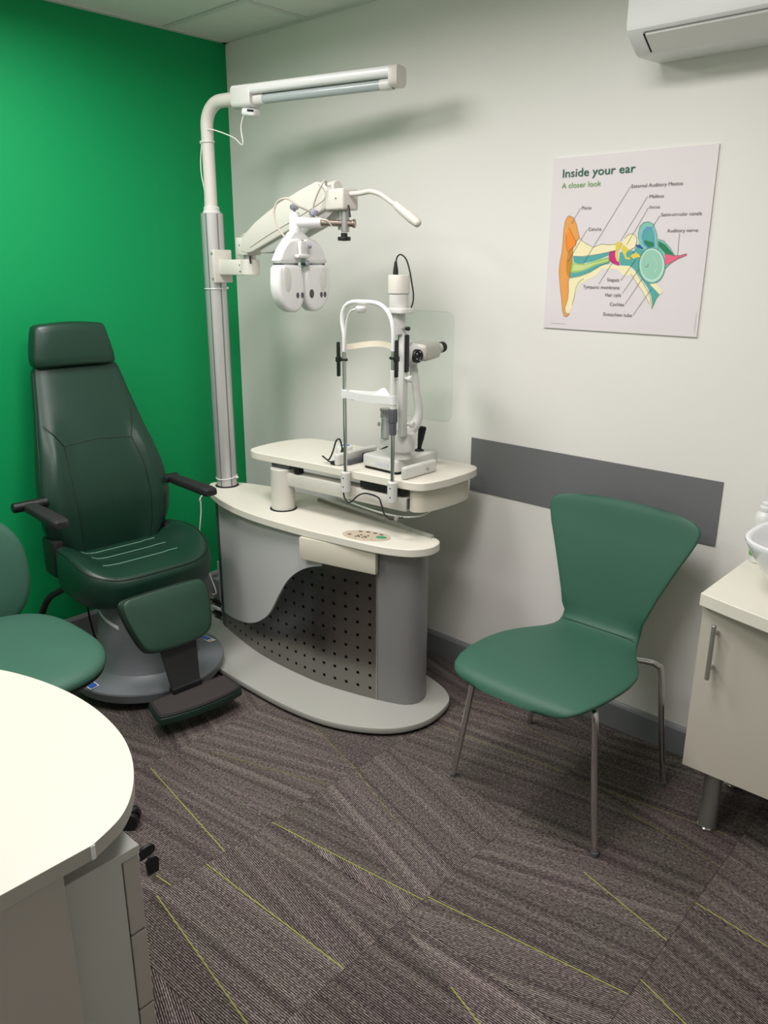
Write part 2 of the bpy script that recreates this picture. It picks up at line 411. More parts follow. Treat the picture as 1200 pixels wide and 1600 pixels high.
for k, (i, j) in enumerate(LIGHTS):
    x0, x1, y0, y1 = gx[i], gx[i + 1], gy[j + 1], gy[j]
    t = thing('ceiling_light_panel', ['square ceiling light panel above the examination chair', 'square ceiling light panel above the visitor chair', 'square ceiling light panel over the desk', 'square ceiling light panel behind the viewpoint'][k], 'ceiling light', ((x0 + x1) / 2, (y0 + y1) / 2, H), 'square ceiling light panels')
    bm = new(); e = 0.02
    for b in ((x0 + .002, x1 - .002, y0 + .002, y0 + e), (x0 + .002, x1 - .002, y1 - e, y1 - .002), (x0 + .002, x0 + e, y0 + e, y1 - e), (x1 - e, x1 - .002, y0 + e, y1 - e)): box(bm, *b, H - 0.006, H + 0.02)
    finish('frame', bm, m_pure, parent=t, smooth=0)
    bm = new(); box(bm, x0 + e, x1 - e, y0 + e, y1 - e, H - 0.003, H + 0.015)
    finish('diffuser', bm, m_glow, parent=t, smooth=0)
    ll = bpy.data.lights.new('panel_light', 'AREA'); ll.shape = 'SQUARE'; ll.size = 0.55; ll.energy = PANEL_WATTS[k]; ll.spread = PANEL_SPREAD; ll.color = (1.0, 0.95, 0.965)
    lo = bpy.data.objects.new('panel_light', ll); COL.objects.link(lo); lo.parent = t; lo.location = (0, 0, -0.008)

# --- skirting boards (chamfered top)
def skirt(name, a, b, inward):
    prof = [(0, 0), (0.016, 0), (0.016, 0.086), (0.013, 0.092), (0.006, 0.099), (0, 0.099)]
    bm = new(); a = Vector(a); b = Vector(b); n = Vector(inward)
    loft(bm, [[(p.x + n.x * d, p.y + n.y * d, z) for d, z in prof] for p in (a, b)])
    struct(finish(name, bm, m_skirt, smooth=25))
skirt('baseboard_back', (0.016, 0), (RX, 0), (0, -1)); skirt('baseboard_left', (0, RY), (0, 0), (1, 0))
skirt('baseboard_right', (RX, RY), (RX, -0.016), (-1, 0)); skirt('baseboard_front', (0.016, RY), (RX - 0.016, RY), (0, 1))

# ================================================================ ON THE WHITE WALL
bm = new(); box(bm, 1.3759, 2.3027, -0.004, 0.0, 0.7377, 0.9402, 0.001, 1)
tag(finish('wall_guard', bm, m_guard, smooth=0, origin=(1.84, 0, 0.7377)), 'long flat dark grey protection strip on the white wall behind the visitor chair', 'wall guard')

# air conditioner
t = thing('air_conditioner', 'white wall-mounted air conditioner unit at the top right', 'air conditioner', (2.4, 0, 2.09))
prof = [(0, 2.41), (-0.185, 2.41), (-0.208, 2.395), (-0.215, 2.37), (-0.216, 2.150), (-0.213, 2.135), (-0.204, 2.124), (-0.150, 2.0905), (-0.135, 2.087), (-0.01, 2.0925), (0, 2.094)]
bm = new(); prism(bm, prof, 1.975, 2.84, axis='x', r=0.0015, seg=1); finish('casing', bm, m_pure, parent=t, smooth=22)
def slant(x, d, off):   # point on the sloped underside
    a = Vector((0, -0.204, 2.124)); b = Vector((0, -0.150, 2.0905)); dirv = (b - a).normalized(); n = Vector((0, dirv.z, -dirv.y)) * (1 if dirv.z < 0 else -1)
    n = Vector((0, -0.53, -0.85)).normalized(); p = a + dirv * d + n * off; return (x, p.y, p.z)
bm = new(); loft(bm, [[slant(x, 0.001, 0.0005), slant(x, 0.001, 0.005), slant(x, 0.060, 0.005), slant(x, 0.062, 0.0005)] for x in (2.025, 2.79)])
finish('air_flap', bm, m_instr, parent=t, smooth=0)
bm = new(); loft(bm, [[slant(x, 0.000, 0.0003), slant(x, 0.000, 0.002), slant(x, 0.062, 0.002), slant(x, 0.063, 0.0003)] for x in (2.018, 2.024)])
finish('flap_gap', bm, m_void, parent=t, smooth=0)
bm = new(); box(bm, 2.02, 2.795, -0.2085, -0.2050, 2.1255, 2.1265); finish('casing_seam', bm, m_keydark, parent=t, smooth=0)

# poster
PX, PZ, PW, PH = 1.6559, 1.3547, 0.5155, 0.5174
t = thing('ear_poster', 'square white poster board with a coloured diagram of the ear', 'poster', (PX + PW / 2, 0, PZ))
bm = new(); box(bm, PX, PX + PW, -0.006, 0, PZ, PZ + PH); finish('board', bm, m_poster, parent=t, smooth=0)
PC = {'pinna_orange': (232, 160, 80), 'bright_orange': (244, 142, 40), 'ochre': (206, 136, 44), 'cream': (243, 234, 188), 'teal': (82, 168, 162), 'teal_pale': (126, 196, 180),
      'leaf': (156, 198, 96), 'pale_leaf': (200, 218, 146), 'magenta': (204, 30, 128), 'dark_green': (24, 124, 86), 'sky_blue': (92, 150, 196), 'dark_blue': (18, 84, 150),
      'yellow': (226, 206, 74), 'pink': (232, 100, 134), 'mint': (196, 226, 212), 'sage': (150, 204, 180)}
POSTER_POLYS=[
('pinna_orange',[(0.0695,0.3475),(0.0842,0.3414),(0.096,0.3222),(0.1048,0.2983),(0.1108,0.2801),(0.1014,0.2722),(0.0987,0.2579),(0.0917,0.2532),(0.0905,0.2339),(0.0895,0.2121),(0.0862,0.1828),(0.0849,0.1632),(0.0815,0.1484),(0.0857,0.1187),(0.0841,0.0888),(0.0755,0.0658),(0.0827,0.0495),(0.0945,0.049),(0.0865,0.0385),(0.0746,0.0405),(0.0673,0.0579),(0.0615,0.0931),(0.052,0.1379),(0.0453,0.1775),(0.0464,0.2072),(0.0511,0.2365),(0.0526,0.2753),(0.0527,0.309),(0.0565,0.3328),(0.063,0.3444)]),
('bright_orange',[(0.0697,0.3119),(0.0759,0.3061),(0.0891,0.2843),(0.0986,0.2722),(0.0987,0.2579),(0.0862,0.2508),(0.0729,0.2388),(0.0653,0.2607),(0.0629,0.2896)]),
('ochre',[(0.0916,0.2546),(0.0729,0.2388),(0.0693,0.2121),(0.0706,0.1827),(0.076,0.1655),(0.088,0.1608),(0.09,0.1926),(0.09,0.2266)]),
('cream',[(0.087,0.1598),(0.1247,0.1662),(0.1573,0.1786),(0.1938,0.2004),(0.2261,0.2005),(0.2634,0.1983),(0.2868,0.1984),(0.3124,0.1755),(0.3357,0.1481),(0.3594,0.1162),(0.372,0.0934),(0.3715,0.0748),(0.3564,0.0976),(0.327,0.134),(0.2974,0.1707),(0.2688,0.1703),(0.2485,0.1889),(0.1949,0.1885),(0.1803,0.1693),(0.1483,0.1544),(0.1214,0.1393),(0.1097,0.1094),(0.1015,0.0693),(0.0888,0.0462),(0.0777,0.0533),(0.0764,0.0684),(0.0845,0.0988),(0.0849,0.1286)]),
('teal',[(0.2502,0.2355),(0.2743,0.2445),(0.2954,0.2398),(0.3062,0.2579),(0.3133,0.2624),(0.3244,0.2532),(0.3444,0.253),(0.3424,0.2259),(0.3191,0.2077),(0.3226,0.1756),(0.3342,0.1619),(0.3559,0.1485),(0.3893,0.1171),(0.3809,0.103),(0.3727,0.0772),(0.3649,0.1118),(0.3523,0.1346),(0.3235,0.1664),(0.3006,0.1893),(0.2869,0.1975),(0.2554,0.1992),(0.2514,0.2123)]),
('cream',[(0.1104,0.2792),(0.1329,0.2646),(0.1616,0.2525),(0.188,0.2616),(0.2151,0.259),(0.2361,0.261),(0.242,0.254),(0.2405,0.2425),(0.2117,0.238),(0.1745,0.2311),(0.1252,0.2256),(0.0939,0.2266),(0.0895,0.246),(0.0996,0.2603)]),
('teal',[(0.0912,0.2257),(0.1309,0.2241),(0.18,0.2311),(0.2198,0.238),(0.2153,0.2286),(0.192,0.2193),(0.16,0.2098),(0.1159,0.2025),(0.0973,0.2073)]),
('leaf',[(0.0884,0.2242),(0.0958,0.2048),(0.1384,0.2025),(0.1815,0.2146),(0.2185,0.2239),(0.2211,0.2075),(0.1826,0.2027),(0.1399,0.1857),(0.1068,0.1757),(0.0866,0.1779)]),
('pale_leaf',[(0.0961,0.2014),(0.1331,0.1992),(0.1927,0.2113),(0.2138,0.2169),(0.2142,0.2122),(0.1717,0.2027),(0.1288,0.1842),(0.0921,0.1804)]),
('teal',[(0.0876,0.1657),(0.0867,0.177),(0.1069,0.1752),(0.14,0.1843),(0.1827,0.2017),(0.22,0.2075),(0.2203,0.2047),(0.194,0.198),(0.1573,0.1786),(0.1191,0.1661),(0.087,0.1598)]),
('magenta',[(0.2195,0.2403),(0.2353,0.2425),(0.2395,0.2262),(0.2514,0.2123),(0.2539,0.1983),(0.2365,0.2029),(0.2196,0.2122),(0.2164,0.2286)]),
('teal_pale',[(0.3694,0.2728),(0.3869,0.2681),(0.4086,0.2479),(0.4243,0.2279),(0.418,0.208),(0.3992,0.19),(0.3791,0.2079),(0.3652,0.2438)]),
('dark_green',[(0.3699,0.2683),(0.3931,0.2569),(0.4229,0.2279),(0.3958,0.2325),(0.3721,0.2527)]),
('teal_pale',[(0.3054,0.2896),(0.3083,0.3097),(0.3196,0.3205),(0.3344,0.3223),(0.3499,0.3153),(0.3627,0.2884),(0.3726,0.2438),(0.3633,0.2394),(0.3153,0.2442),(0.3068,0.276)]),
('sky_blue',[(0.3164,0.2803),(0.3195,0.2982),(0.3308,0.3091),(0.346,0.3065),(0.3553,0.2886),(0.3618,0.2528),(0.3402,0.2463),(0.3239,0.2577)]),
('teal',[(0.324,0.2802),(0.3273,0.2958),(0.3365,0.3023),(0.347,0.2976),(0.3539,0.2797),(0.3583,0.2528),(0.3389,0.2575),(0.327,0.2667)]),
('dark_green',[(0.3265,0.2712),(0.3556,0.2641),(0.3584,0.252),(0.3397,0.2508),(0.3274,0.2622)]),
('cream',[(0.2632,0.2767),(0.2725,0.2866),(0.2875,0.2908),(0.3002,0.2806),(0.3037,0.267),(0.2993,0.2512),(0.2847,0.2435),(0.274,0.2468),(0.2656,0.2538),(0.2566,0.2654)]),
('dark_blue',[(0.2986,0.258),(0.3138,0.2578),(0.3276,0.2464),(0.3202,0.2451),(0.3016,0.2534)]),
('dark_blue',[(0.2874,0.2421),(0.2956,0.2375),(0.3225,0.2237),(0.3232,0.2169),(0.2989,0.2306)]),
('yellow',[(0.2358,0.2633),(0.2458,0.2687),(0.2558,0.2631),(0.2527,0.2516),(0.2458,0.2424),(0.2448,0.2262),(0.253,0.2076),(0.2435,0.2122),(0.2369,0.2262),(0.2361,0.2495)]),
('yellow',[(0.2554,0.2516),(0.2625,0.2584),(0.2738,0.2491),(0.2807,0.2422),(0.2726,0.2354),(0.2738,0.2238),(0.287,0.2215),(0.2876,0.216),(0.2719,0.2169),(0.2642,0.2308),(0.2563,0.2424)]),
('yellow',[(0.2865,0.2261),(0.3033,0.2375),(0.3142,0.2306),(0.3227,0.2214),(0.31,0.2224),(0.2977,0.2178)]),
('pink',[(0.3934,0.2325),(0.4206,0.2271),(0.4396,0.227),(0.4588,0.2322),(0.4593,0.2278),(0.4358,0.2191),(0.4134,0.2057),(0.3981,0.1998)]),
('cream',[(0.3561,0.1462),(0.3758,0.1488),(0.4008,0.1242),(0.3918,0.1171)]),
('teal_pale',[(0.3986,0.1994),(0.399,0.1896),(0.3978,0.1801),(0.3951,0.1713),(0.391,0.1636),(0.3856,0.1572),(0.3791,0.1523),(0.3718,0.1493),(0.3639,0.1482),(0.3558,0.149),(0.3477,0.1518),(0.3401,0.1564),(0.3331,0.1627),(0.3271,0.1705),(0.3223,0.1794),(0.3189,0.189),(0.317,0.199),(0.3168,0.209),(0.3181,0.2186),(0.321,0.2275),(0.3253,0.2352),(0.3309,0.2414),(0.3375,0.2461),(0.3449,0.2489),(0.3527,0.2498),(0.3607,0.2487),(0.3686,0.2458),(0.3761,0.2411),(0.3829,0.2349),(0.3887,0.2273),(0.3934,0.2186),(0.3968,0.2092)]),
('mint',[(0.3956,0.2003),(0.3959,0.1913),(0.3948,0.1825),(0.3923,0.1745),(0.3884,0.1673),(0.3834,0.1615),(0.3774,0.157),(0.3706,0.1542),(0.3634,0.1532),(0.3558,0.154),(0.3484,0.1566),(0.3413,0.1608),(0.3348,0.1666),(0.3293,0.1737),(0.3248,0.1819),(0.3217,0.1907),(0.32,0.2),(0.3197,0.2092),(0.321,0.218),(0.3237,0.2261),(0.3277,0.2332),(0.3328,0.2389),(0.339,0.2432),(0.3458,0.2458),(0.3531,0.2466),(0.3605,0.2457),(0.3678,0.243),(0.3748,0.2387),(0.3811,0.2329),(0.3865,0.2259),(0.3908,0.2179),(0.3939,0.2093)]),
('sage',[(0.3906,0.2012),(0.3909,0.193),(0.3899,0.1851),(0.3877,0.1778),(0.3842,0.1714),(0.3797,0.1661),(0.3743,0.1621),(0.3683,0.1596),(0.3618,0.1587),(0.355,0.1594),(0.3484,0.1617),(0.342,0.1656),(0.3362,0.1708),(0.3313,0.1772),(0.3273,0.1846),(0.3245,0.1926),(0.3229,0.2009),(0.3227,0.2092),(0.3238,0.2172),(0.3262,0.2245),(0.3298,0.2309),(0.3344,0.2361),(0.3398,0.2399),(0.346,0.2423),(0.3525,0.243),(0.3591,0.2422),(0.3657,0.2398),(0.3719,0.2359),(0.3776,0.2307),(0.3824,0.2243),(0.3863,0.2171),(0.3891,0.2093)])]
POSTER_LINES=[
[(0.107,0.3687),(0.0784,0.3236)],
[(0.1348,0.3047),(0.0753,0.2097)],
[(0.2672,0.4222),(0.1299,0.2035)],
[(0.3242,0.393),(0.2509,0.27)],
[(0.33,0.3621),(0.2718,0.2583)],
[(0.367,0.3376),(0.3475,0.3065)],
[(0.4316,0.287),(0.4324,0.2279)],
[(0.2635,0.1553),(0.3041,0.2146)],
[(0.1898,0.143),(0.2329,0.2122)],
[(0.2716,0.1162),(0.3185,0.1894)],
[(0.2842,0.0857),(0.3317,0.1619)],
[(0.3137,0.0545),(0.3628,0.1311)],
[(0.0695,0.3475),(0.0842,0.3414),(0.096,0.3222),(0.1048,0.2983),(0.1108,0.2801),(0.1014,0.2722),(0.0987,0.2579),(0.0917,0.2532),(0.0905,0.2339),(0.0895,0.2121),(0.0862,0.1828),(0.0849,0.1632),(0.0815,0.1484),(0.0857,0.1187),(0.0841,0.0888),(0.0755,0.0658),(0.0827,0.0495),(0.0945,0.049),(0.0865,0.0385),(0.0746,0.0405),(0.0673,0.0579),(0.0615,0.0931),(0.052,0.1379),(0.0453,0.1775),(0.0464,0.2072),(0.0511,0.2365),(0.0526,0.2753),(0.0527,0.309),(0.0565,0.3328),(0.063,0.3444),(0.0695,0.3475)],
[(0.0697,0.3119),(0.0759,0.3061),(0.0891,0.2843),(0.0986,0.2722),(0.0987,0.2579),(0.0862,0.2508),(0.0729,0.2388),(0.0653,0.2607),(0.0629,0.2896)],
[(0.1104,0.2792),(0.1329,0.2646),(0.1616,0.2525),(0.188,0.2616),(0.2151,0.259),(0.2361,0.261)],
[(0.0939,0.2266),(0.1252,0.2256),(0.1745,0.2311),(0.2117,0.238),(0.2405,0.2425)],
[(0.2632,0.2767),(0.2725,0.2866),(0.2875,0.2908),(0.3002,0.2806),(0.3037,0.267),(0.2993,0.2512),(0.2847,0.2435)],
[(0.3068,0.276),(0.3054,0.2896),(0.3083,0.3097),(0.3196,0.3205),(0.3344,0.3223),(0.3499,0.3153),(0.3627,0.2884),(0.3726,0.2438)],
[(0.3934,0.2325),(0.4206,0.2271),(0.4396,0.227),(0.4588,0.2322)],
[(0.4593,0.2278),(0.4358,0.2191),(0.4134,0.2057),(0.3992,0.19)],
[(0.3124,0.1755),(0.3357,0.1481),(0.3594,0.1162),(0.3715,0.0748),(0.3809,0.103),(0.3918,0.1171)],
[(0.3986,0.1994),(0.399,0.1896),(0.3978,0.1801),(0.3951,0.1713),(0.391,0.1636),(0.3856,0.1572),(0.3791,0.1523),(0.3718,0.1493),(0.3639,0.1482),(0.3558,0.149),(0.3477,0.1518),(0.3401,0.1564),(0.3331,0.1627),(0.3271,0.1705),(0.3223,0.1794),(0.3189,0.189),(0.317,0.199),(0.3168,0.209),(0.3181,0.2186),(0.321,0.2275),(0.3253,0.2352),(0.3309,0.2414),(0.3375,0.2461),(0.3449,0.2489),(0.3527,0.2498),(0.3607,0.2487),(0.3686,0.2458),(0.3761,0.2411),(0.3829,0.2349),(0.3887,0.2273),(0.3934,0.2186),(0.3968,0.2092),(0.3986,0.1994)],
[(0.2195,0.2403),(0.2164,0.2286),(0.2196,0.2122),(0.2365,0.2029),(0.2539,0.1983)],
[(0.1366,0.159),(0.1205,0.149),(0.1108,0.1292),(0.1076,0.0995),(0.1009,0.0768)],
[(0.2198,0.2099),(0.1938,0.2004),(0.1573,0.1786),(0.1247,0.1662),(0.087,0.1598)],
[(0.3694,0.2728),(0.3869,0.2681),(0.4086,0.2479),(0.4243,0.2279)],
[(0.2944,0.1753),(0.3153,0.1477),(0.3384,0.1227),(0.3624,0.0885)]]
POSTER_SPIRAL=[
[(0.344,0.2042),(0.3449,0.2036),(0.3456,0.2027),(0.3461,0.2017),(0.3465,0.2005),(0.3465,0.1992),(0.3463,0.198),(0.3458,0.1968),(0.3449,0.1958),(0.3438,0.1951),(0.3424,0.1947),(0.3409,0.1947),(0.3392,0.1952),(0.3375,0.1961),(0.3359,0.1975),(0.3344,0.1994),(0.3332,0.2016),(0.3323,0.2042),(0.3318,0.2071),(0.3318,0.2102),(0.3323,0.2132),(0.3334,0.2162),(0.3351,0.219),(0.3373,0.2214),(0.34,0.2233),(0.3432,0.2247),(0.3467,0.2253),(0.3504,0.2252),(0.3543,0.2243),(0.3581,0.2226),(0.3618,0.2202),(0.3651,0.2169),(0.3681,0.2131),(0.3704,0.2086),(0.3721,0.2038),(0.373,0.1987),(0.3731,0.1936),(0.3723,0.1885),(0.3706,0.1837),(0.368,0.1795)]]
POSTER_TEXTS=[
('Inside your ear',(0.0364,0.4606),0.2419,0.0242,'t'),
('A closer look',(0.0355,0.4289),0.1351,0.016,'s'),
('External Auditory Meatus',(0.2707,0.4176),0.1547,0.0102,'l'),
('Malleus',(0.3298,0.3871),0.0435029,0.0096,'l'),
('Incus',(0.3339,0.358),0.030206,0.0097,'l'),
('Semi-circular canals',(0.3706,0.3357),0.1188,0.0096,'l'),
('Auditory nerve',(0.3939,0.2913),0.0906002,0.0097,'l'),
('Pinna',(0.1119,0.3638),0.0324076,0.0103,'l'),
('Concha',(0.1396,0.3008),0.0446028,0.0104,'l'),
('Stapes',(0.2174,0.1516),0.0400061,0.0105,'l'),
('Tympanic membrane',(0.1365,0.1288),0.124208,0.0107,'l'),
('Hair cells',(0.2157,0.1065),0.0521035,0.0106,'l'),
('Cochlea',(0.2336,0.0791),0.0476004,0.0106,'l'),
('Eustachian tube',(0.2147,0.0482),0.0953103,0.0107,'l')]

pm = [mat('print_' + k, v, 0.5) for k, v in PC.items()]; pk = list(PC)
bm = new()
for n, (k, pts) in enumerate(POSTER_POLYS):
    f = bm.faces.new([bm.verts.new((PX + u, -0.0062 - 0.00004 * n, PZ + v)) for u, v in pts]); f.material_index = pk.index(k)
finish('ear_diagram', bm, pm, parent=t, smooth=0)
def ribbon(bm, pts, w, y, mi=0):
    P = [Vector((PX + u, y, PZ + v)) for u, v in pts]
    for a, b in zip(P[:-1], P[1:]):
        d = b - a
        if d.length < 1e-6: continue
        d.normalize(); n = Vector((-d.z, 0, d.x)) * w; e = d * w * 0.6
        f = bm.faces.new([bm.verts.new(v) for v in (a - n - e, b - n + e, b + n + e, a + n - e)]); f.material_index = mi
bm = new()
for n, l in enumerate(POSTER_LINES): ribbon(bm, l, 0.00050 if n < 12 else 0.00042, -0.0076 - 0.00002 * n)
finish('leader_lines', bm, mat('print_line', (92, 86, 84), 0.5), parent=t, smooth=0)
bm = new()
for l in POSTER_SPIRAL: ribbon(bm, l, 0.0009, -0.0075)
finish('cochlea_spiral', bm, mat('print_spiral', (214, 236, 226), 0.5), parent=t, smooth=0)
def text_bm(body):
    c = bpy.data.curves.new('txt', 'FONT'); c.body = body; c.size = 1.0; c.resolution_u = 3; c.offset = 0.008 if body.startswith('Inside') else 0.0
    o = bpy.data.objects.new('txt', c); COL.objects.link(o)
    dg = bpy.context.evaluated_depsgraph_get(); dg.update()
    me = bpy.data.meshes.new_from_object(o.evaluated_get(dg)); b = bmesh.new(); b.from_mesh(me)
    bpy.data.objects.remove(o); bpy.data.curves.remove(c); bpy.data.meshes.remove(me); return b
TM = {'t': mat('print_title_green', (14, 92, 72), 0.5), 's': mat('print_subtitle_green', (100, 162, 70), 0.5), 'l': mat('print_label_grey', (84, 78, 80), 0.5)}
for body, (u, v), w, h, kind in POSTER_TEXTS:
    b = text_bm(body); xs = [q.co.x for q in b.verts]; x0, x1 = min(xs), max(xs)
    sx = w / (x1 - x0); sy = h / 0.72
    for q in b.verts: q.co = Vector((PX + u + (q.co.x - x0) * sx, -0.0082, PZ + v + q.co.y * sy))
    finish({'t': 'title_print', 's': 'subtitle_print', 'l': 'label_print'}[kind], b, TM[kind], parent=t, smooth=0)
for pts in ([(0.025, 0.0165), (0.082, 0.0165)], [(PW - 0.008, 0.012), (PW - 0.008, 0.07)]):
    bm = new(); ribbon(bm, pts, 0.0006, -0.0076); finish('fine_print', bm, mat('print_faint', (200, 194, 196), 0.5), parent=t, smooth=0)

# ================================================================ REFRACTION UNIT (console with pole)
U = thing('refraction_unit', 'cream-topped silver console with perforated steel front and tall pole', 'console', (0.95, -0.42, 0))
basepts = [(0.20, -0.43), (0.26, -0.56), (0.42, -0.66), (0.66, -0.727), (0.91, -0.742), (1.145, -0.738), (1.338, -0.701), (1.495, -0.609), (1.566, -0.488), (1.560, -0.353), (1.511, -0.275), (1.379, -0.225), (1.1, -0.185), (0.8, -0.175), (0.5, -0.20), (0.27, -0.30)]
bm = new(); prism(bm, crom2(basepts, 6), 0.012, 0.034, r=0.003, seg=2); finish('base_plate', bm, m_basegrey, parent=U)
bm = new(); prism(bm, [(0.885 + (x - 0.885) * 0.985, -0.45 + (y + 0.45) * 0.97) for x, y in crom2(basepts, 6)], 0.0, 0.012); finish('base_underside', bm, m_black, parent=U)
BF = [(0.385, -0.474), (0.40, -0.478), (0.454, -0.495), (0.634, -0.533), (0.771, -0.552), (0.894, -0.557), (1.007, -0.554), (1.109, -0.546), (1.235, -0.519), (1.345, -0.488), (1.40, -0.468), (1.442, -0.449)]
BFs = [(v.x, v.y) for v in crom([(x, y, 0) for x, y in BF], 10)]
def fy(x): return interp(BFs, x)
ZT = 0.622
# inner carcass
fr = [(x, fy(x) + 0.012) for x in [0.41 + 0.0495 * k for k in range(20)]]
bm = new(); prism(bm, fr + [(1.35, -0.30), (0.41, -0.33)], 0.034, ZT); finish('carcass', bm, m_void, parent=U)
# left end column
bm = new(); prism(bm, [(0.398, -0.470), (0.403, -0.4775), (0.43, fy(0.43)), (0.455, fy(0.455)), (0.455, -0.32), (0.398, -0.32)], 0.034, ZT); finish('end_column', bm, m_darkcol, parent=U)
# right rounded column
rc = [(1.349, fy(1.349)), (1.375, fy(1.375)), (1.402, fy(1.402)), (1.428, -0.4565), (1.449, -0.4435), (1.465, -0.4245), (1.474, -0.400), (1.473, -0.374), (1.462, -0.345), (1.44, -0.322), (1.40, -0.302), (1.349, -0.29)]
bm = new(); prism(bm, rc, 0.034, ZT); finish('rounded_column', bm, m_colgrey, parent=U)
bm = new(); box(bm, 1.3455, 1.350, -0.4895, -0.42, 0.034, ZT); finish('column_seam', bm, m_satin_st, parent=U, smooth=0)
# rear cover
bm = new(); prism(bm, [(0.455, -0.345), (0.8, -0.30), (1.1, -0.285), (1.349, -0.302), (1.349, -0.29), (1.1, -0.273), (0.8, -0.288), (0.455, -0.333)], 0.034, ZT); finish('rear_cover', bm, m_silver, parent=U)
# perforated steel sheet
xc = [1.321 - 0.0482 * k for k in range(18)]; zc = [0.480 - 0.0505 * k for k in range(9)]; hw = 0.0054
xs = sorted([0.4555, 1.3455] + [c + d for c in xc for d in (-hw, hw)]); zs = sorted([0.0345, 0.53] + [c + d for c in zc for d in (-hw, hw)])
bm = new()
grid = {}
for i, x in enumerate(xs):
    for j, z in enumerate(zs):
        for k, dy in enumerate((0.0, 0.0022)): grid[i, j, k] = bm.verts.new((x, fy(x) + dy, z))
def is_hole(i, j): return any(abs((xs[i] + xs[i + 1]) / 2 - c) < 1e-4 for c in xc) and any(abs((zs[j] + zs[j + 1]) / 2 - c) < 1e-4 for c in zc)
for i in range(len(xs) - 1):
    for j in range(len(zs) - 1):
        q = [(i, j), (i + 1, j), (i + 1, j + 1), (i, j + 1)]
        if is_hole(i, j):
            for a, b in zip(q, q[1:] + q[:1]): bm.faces.new((grid[a[0], a[1], 0], grid[b[0], b[1], 0], grid[b[0], b[1], 1], grid[a[0], a[1], 1]))
        else: bm.faces.new([grid[a, b, 0] for a, b in q])
bmesh.ops.remove_doubles(bm, verts=bm.verts[:], dist=1e-6)
loose = [v for v in bm.verts if not v.link_faces]; bmesh.ops.delete(bm, geom=loose, context='VERTS')
finish('perforated_sheet', bm, m_steel, parent=U, smooth=40)
# wave-edged silver panel
SW = [(0.457, 0.112), (0.486, 0.112), (0.54, 0.117), (0.60, 0.127), (0.66, 0.141), (0.706, 0.156), (0.75, 0.176), (0.781, 0.196), (0.81, 0.217), (0.836, 0.242), (0.858, 0.271), (0.879, 0.304), (0.896, 0.331), (0.913, 0.357), (0.932, 0.385), (0.951, 0.410), (0.974, 0.434), (1.0, 0.456), (1.028, 0.475), (1.057, 0.491), (1.09, 0.505), (1.13, 0.516)]
SWs = [(v.x, v.y) for v in crom([(x, z, 0) for x, z in SW], 4)]
bm = new(); loft(bm, [[(x, fy(x) - 0.006, z), (x, fy(x) - 0.006, ZT), (x, fy(x) + 0.001, ZT), (x, fy(x) + 0.001, z)] for x, z in SWs]); finish('wave_panel', bm, m_silver, parent=U, smooth=40)
# drawer
bm = new(); pts = [(1.060, -0.5885), (1.366, -0.5155), (1.361, -0.497), (1.055, -0.570)]
prism(bm, pts, 0.536, 0.6205, r=0.004, seg=2); dr = finish('drawer', bm, m_cream_edge, parent=U)
bm = new(); prism(bm, [(1.075, -0.572), (1.350, -0.505), (1.33, -0.45), (1.075, -0.50)], 0.542, 0.620); finish('drawer_box', bm, m_cabgrey, parent=dr)
# worktop
topo = [(0.315, -0.42), (0.336, -0.456), (0.385, -0.492), (0.466, -0.529), (0.559, -0.559), (0.672, -0.581), (0.79, -0.591), (0.89, -0.590), (0.978, -0.585), (1.063, -0.577), (1.122, -0.569), (1.238, -0.551), (1.348, -0.533), (1.422, -0.513), (1.483, -0.482), (1.513, -0.449), (1.527, -0.410), (1.522, -0.369), (1.506, -0.343), (1.480, -0.329), (1.426, -0.316), (1.32, -0.294), (1.243, -0.280), (1.1, -0.262), (0.95, -0.254), (0.8, -0.256), (0.65, -0.271), (0.523, -0.297), (0.425, -0.328), (0.345, -0.370)]
bm = new(); prism(bm, crom2(topo, 5), 0.622, 0.650, r=0.002, seg=1); wt = finish('worktop', bm, m_cream, parent=U, smooth=24)
for (x, y), r in (((0.395, -0.405), 0.050), ((0.825, -0.458), 0.053)):
    bm = new(); lathe(bm, [(r - 0.012, 0.6495), (r, 0.6495), (r, 0.6508), (r - 0.004, 0.6512), (r - 0.012, 0.6512)], (x, y, 0), 40); finish('gap_shade_ring', bm, m_black, parent=wt)  # thin black ring drawn for the dark, shaded gap round pole and pillar
# keypad
KC, KA = Vector((1.286, -0.476)), math.radians(21)
def kp(a, b):
    return (KC.x + a * math.cos(KA) - b * math.sin(KA), KC.y + a * math.sin(KA) + b * math.cos(KA))
bm = new(); prism(bm, [kp(0.089 * math.cos(t * PI / 20), 0.050 * math.sin(t * PI / 20)) for t in range(40)], 0.6502, 0.6516); kpad = finish('keypad', bm, m_keypad, parent=U)
def oval(bm, a, b, ra, rb, z0=0.6517, z1=0.6523): prism(bm, [kp(a + ra * math.cos(t * PI / 8), b + rb * math.sin(t * PI / 8)) for t in range(16)], z0, z1)
for a, b in ((-0.036, 0.033), (-0.008, 0.036), (0.020, 0.033), (0.046, 0.026), (-0.060, -0.010)):
    bm = new(); oval(bm, a, b, 0.008, 0.0048); finish('key', bm, m_keydark, parent=kpad)
for a0 in (-0.026, 0.000):
    for da, db in ((0, 0.003), (0.008, 0.012), (-0.004, -0.009), (0.007, -0.007)):
        bm = new(); oval(bm, a0 + da, -0.014 + db, 0.005, 0.0042); finish('key', bm, m_keydark, parent=kpad)
bm = new(); oval(bm, 0.056, 0.000, 0.020, 0.013); finish('green_key', bm, m_keygreen, parent=kpad)
bm = new(); oval(bm, 0.030, -0.027, 0.003, 0.003); finish('indicator', bm, m_bottlegreen, parent=kpad)
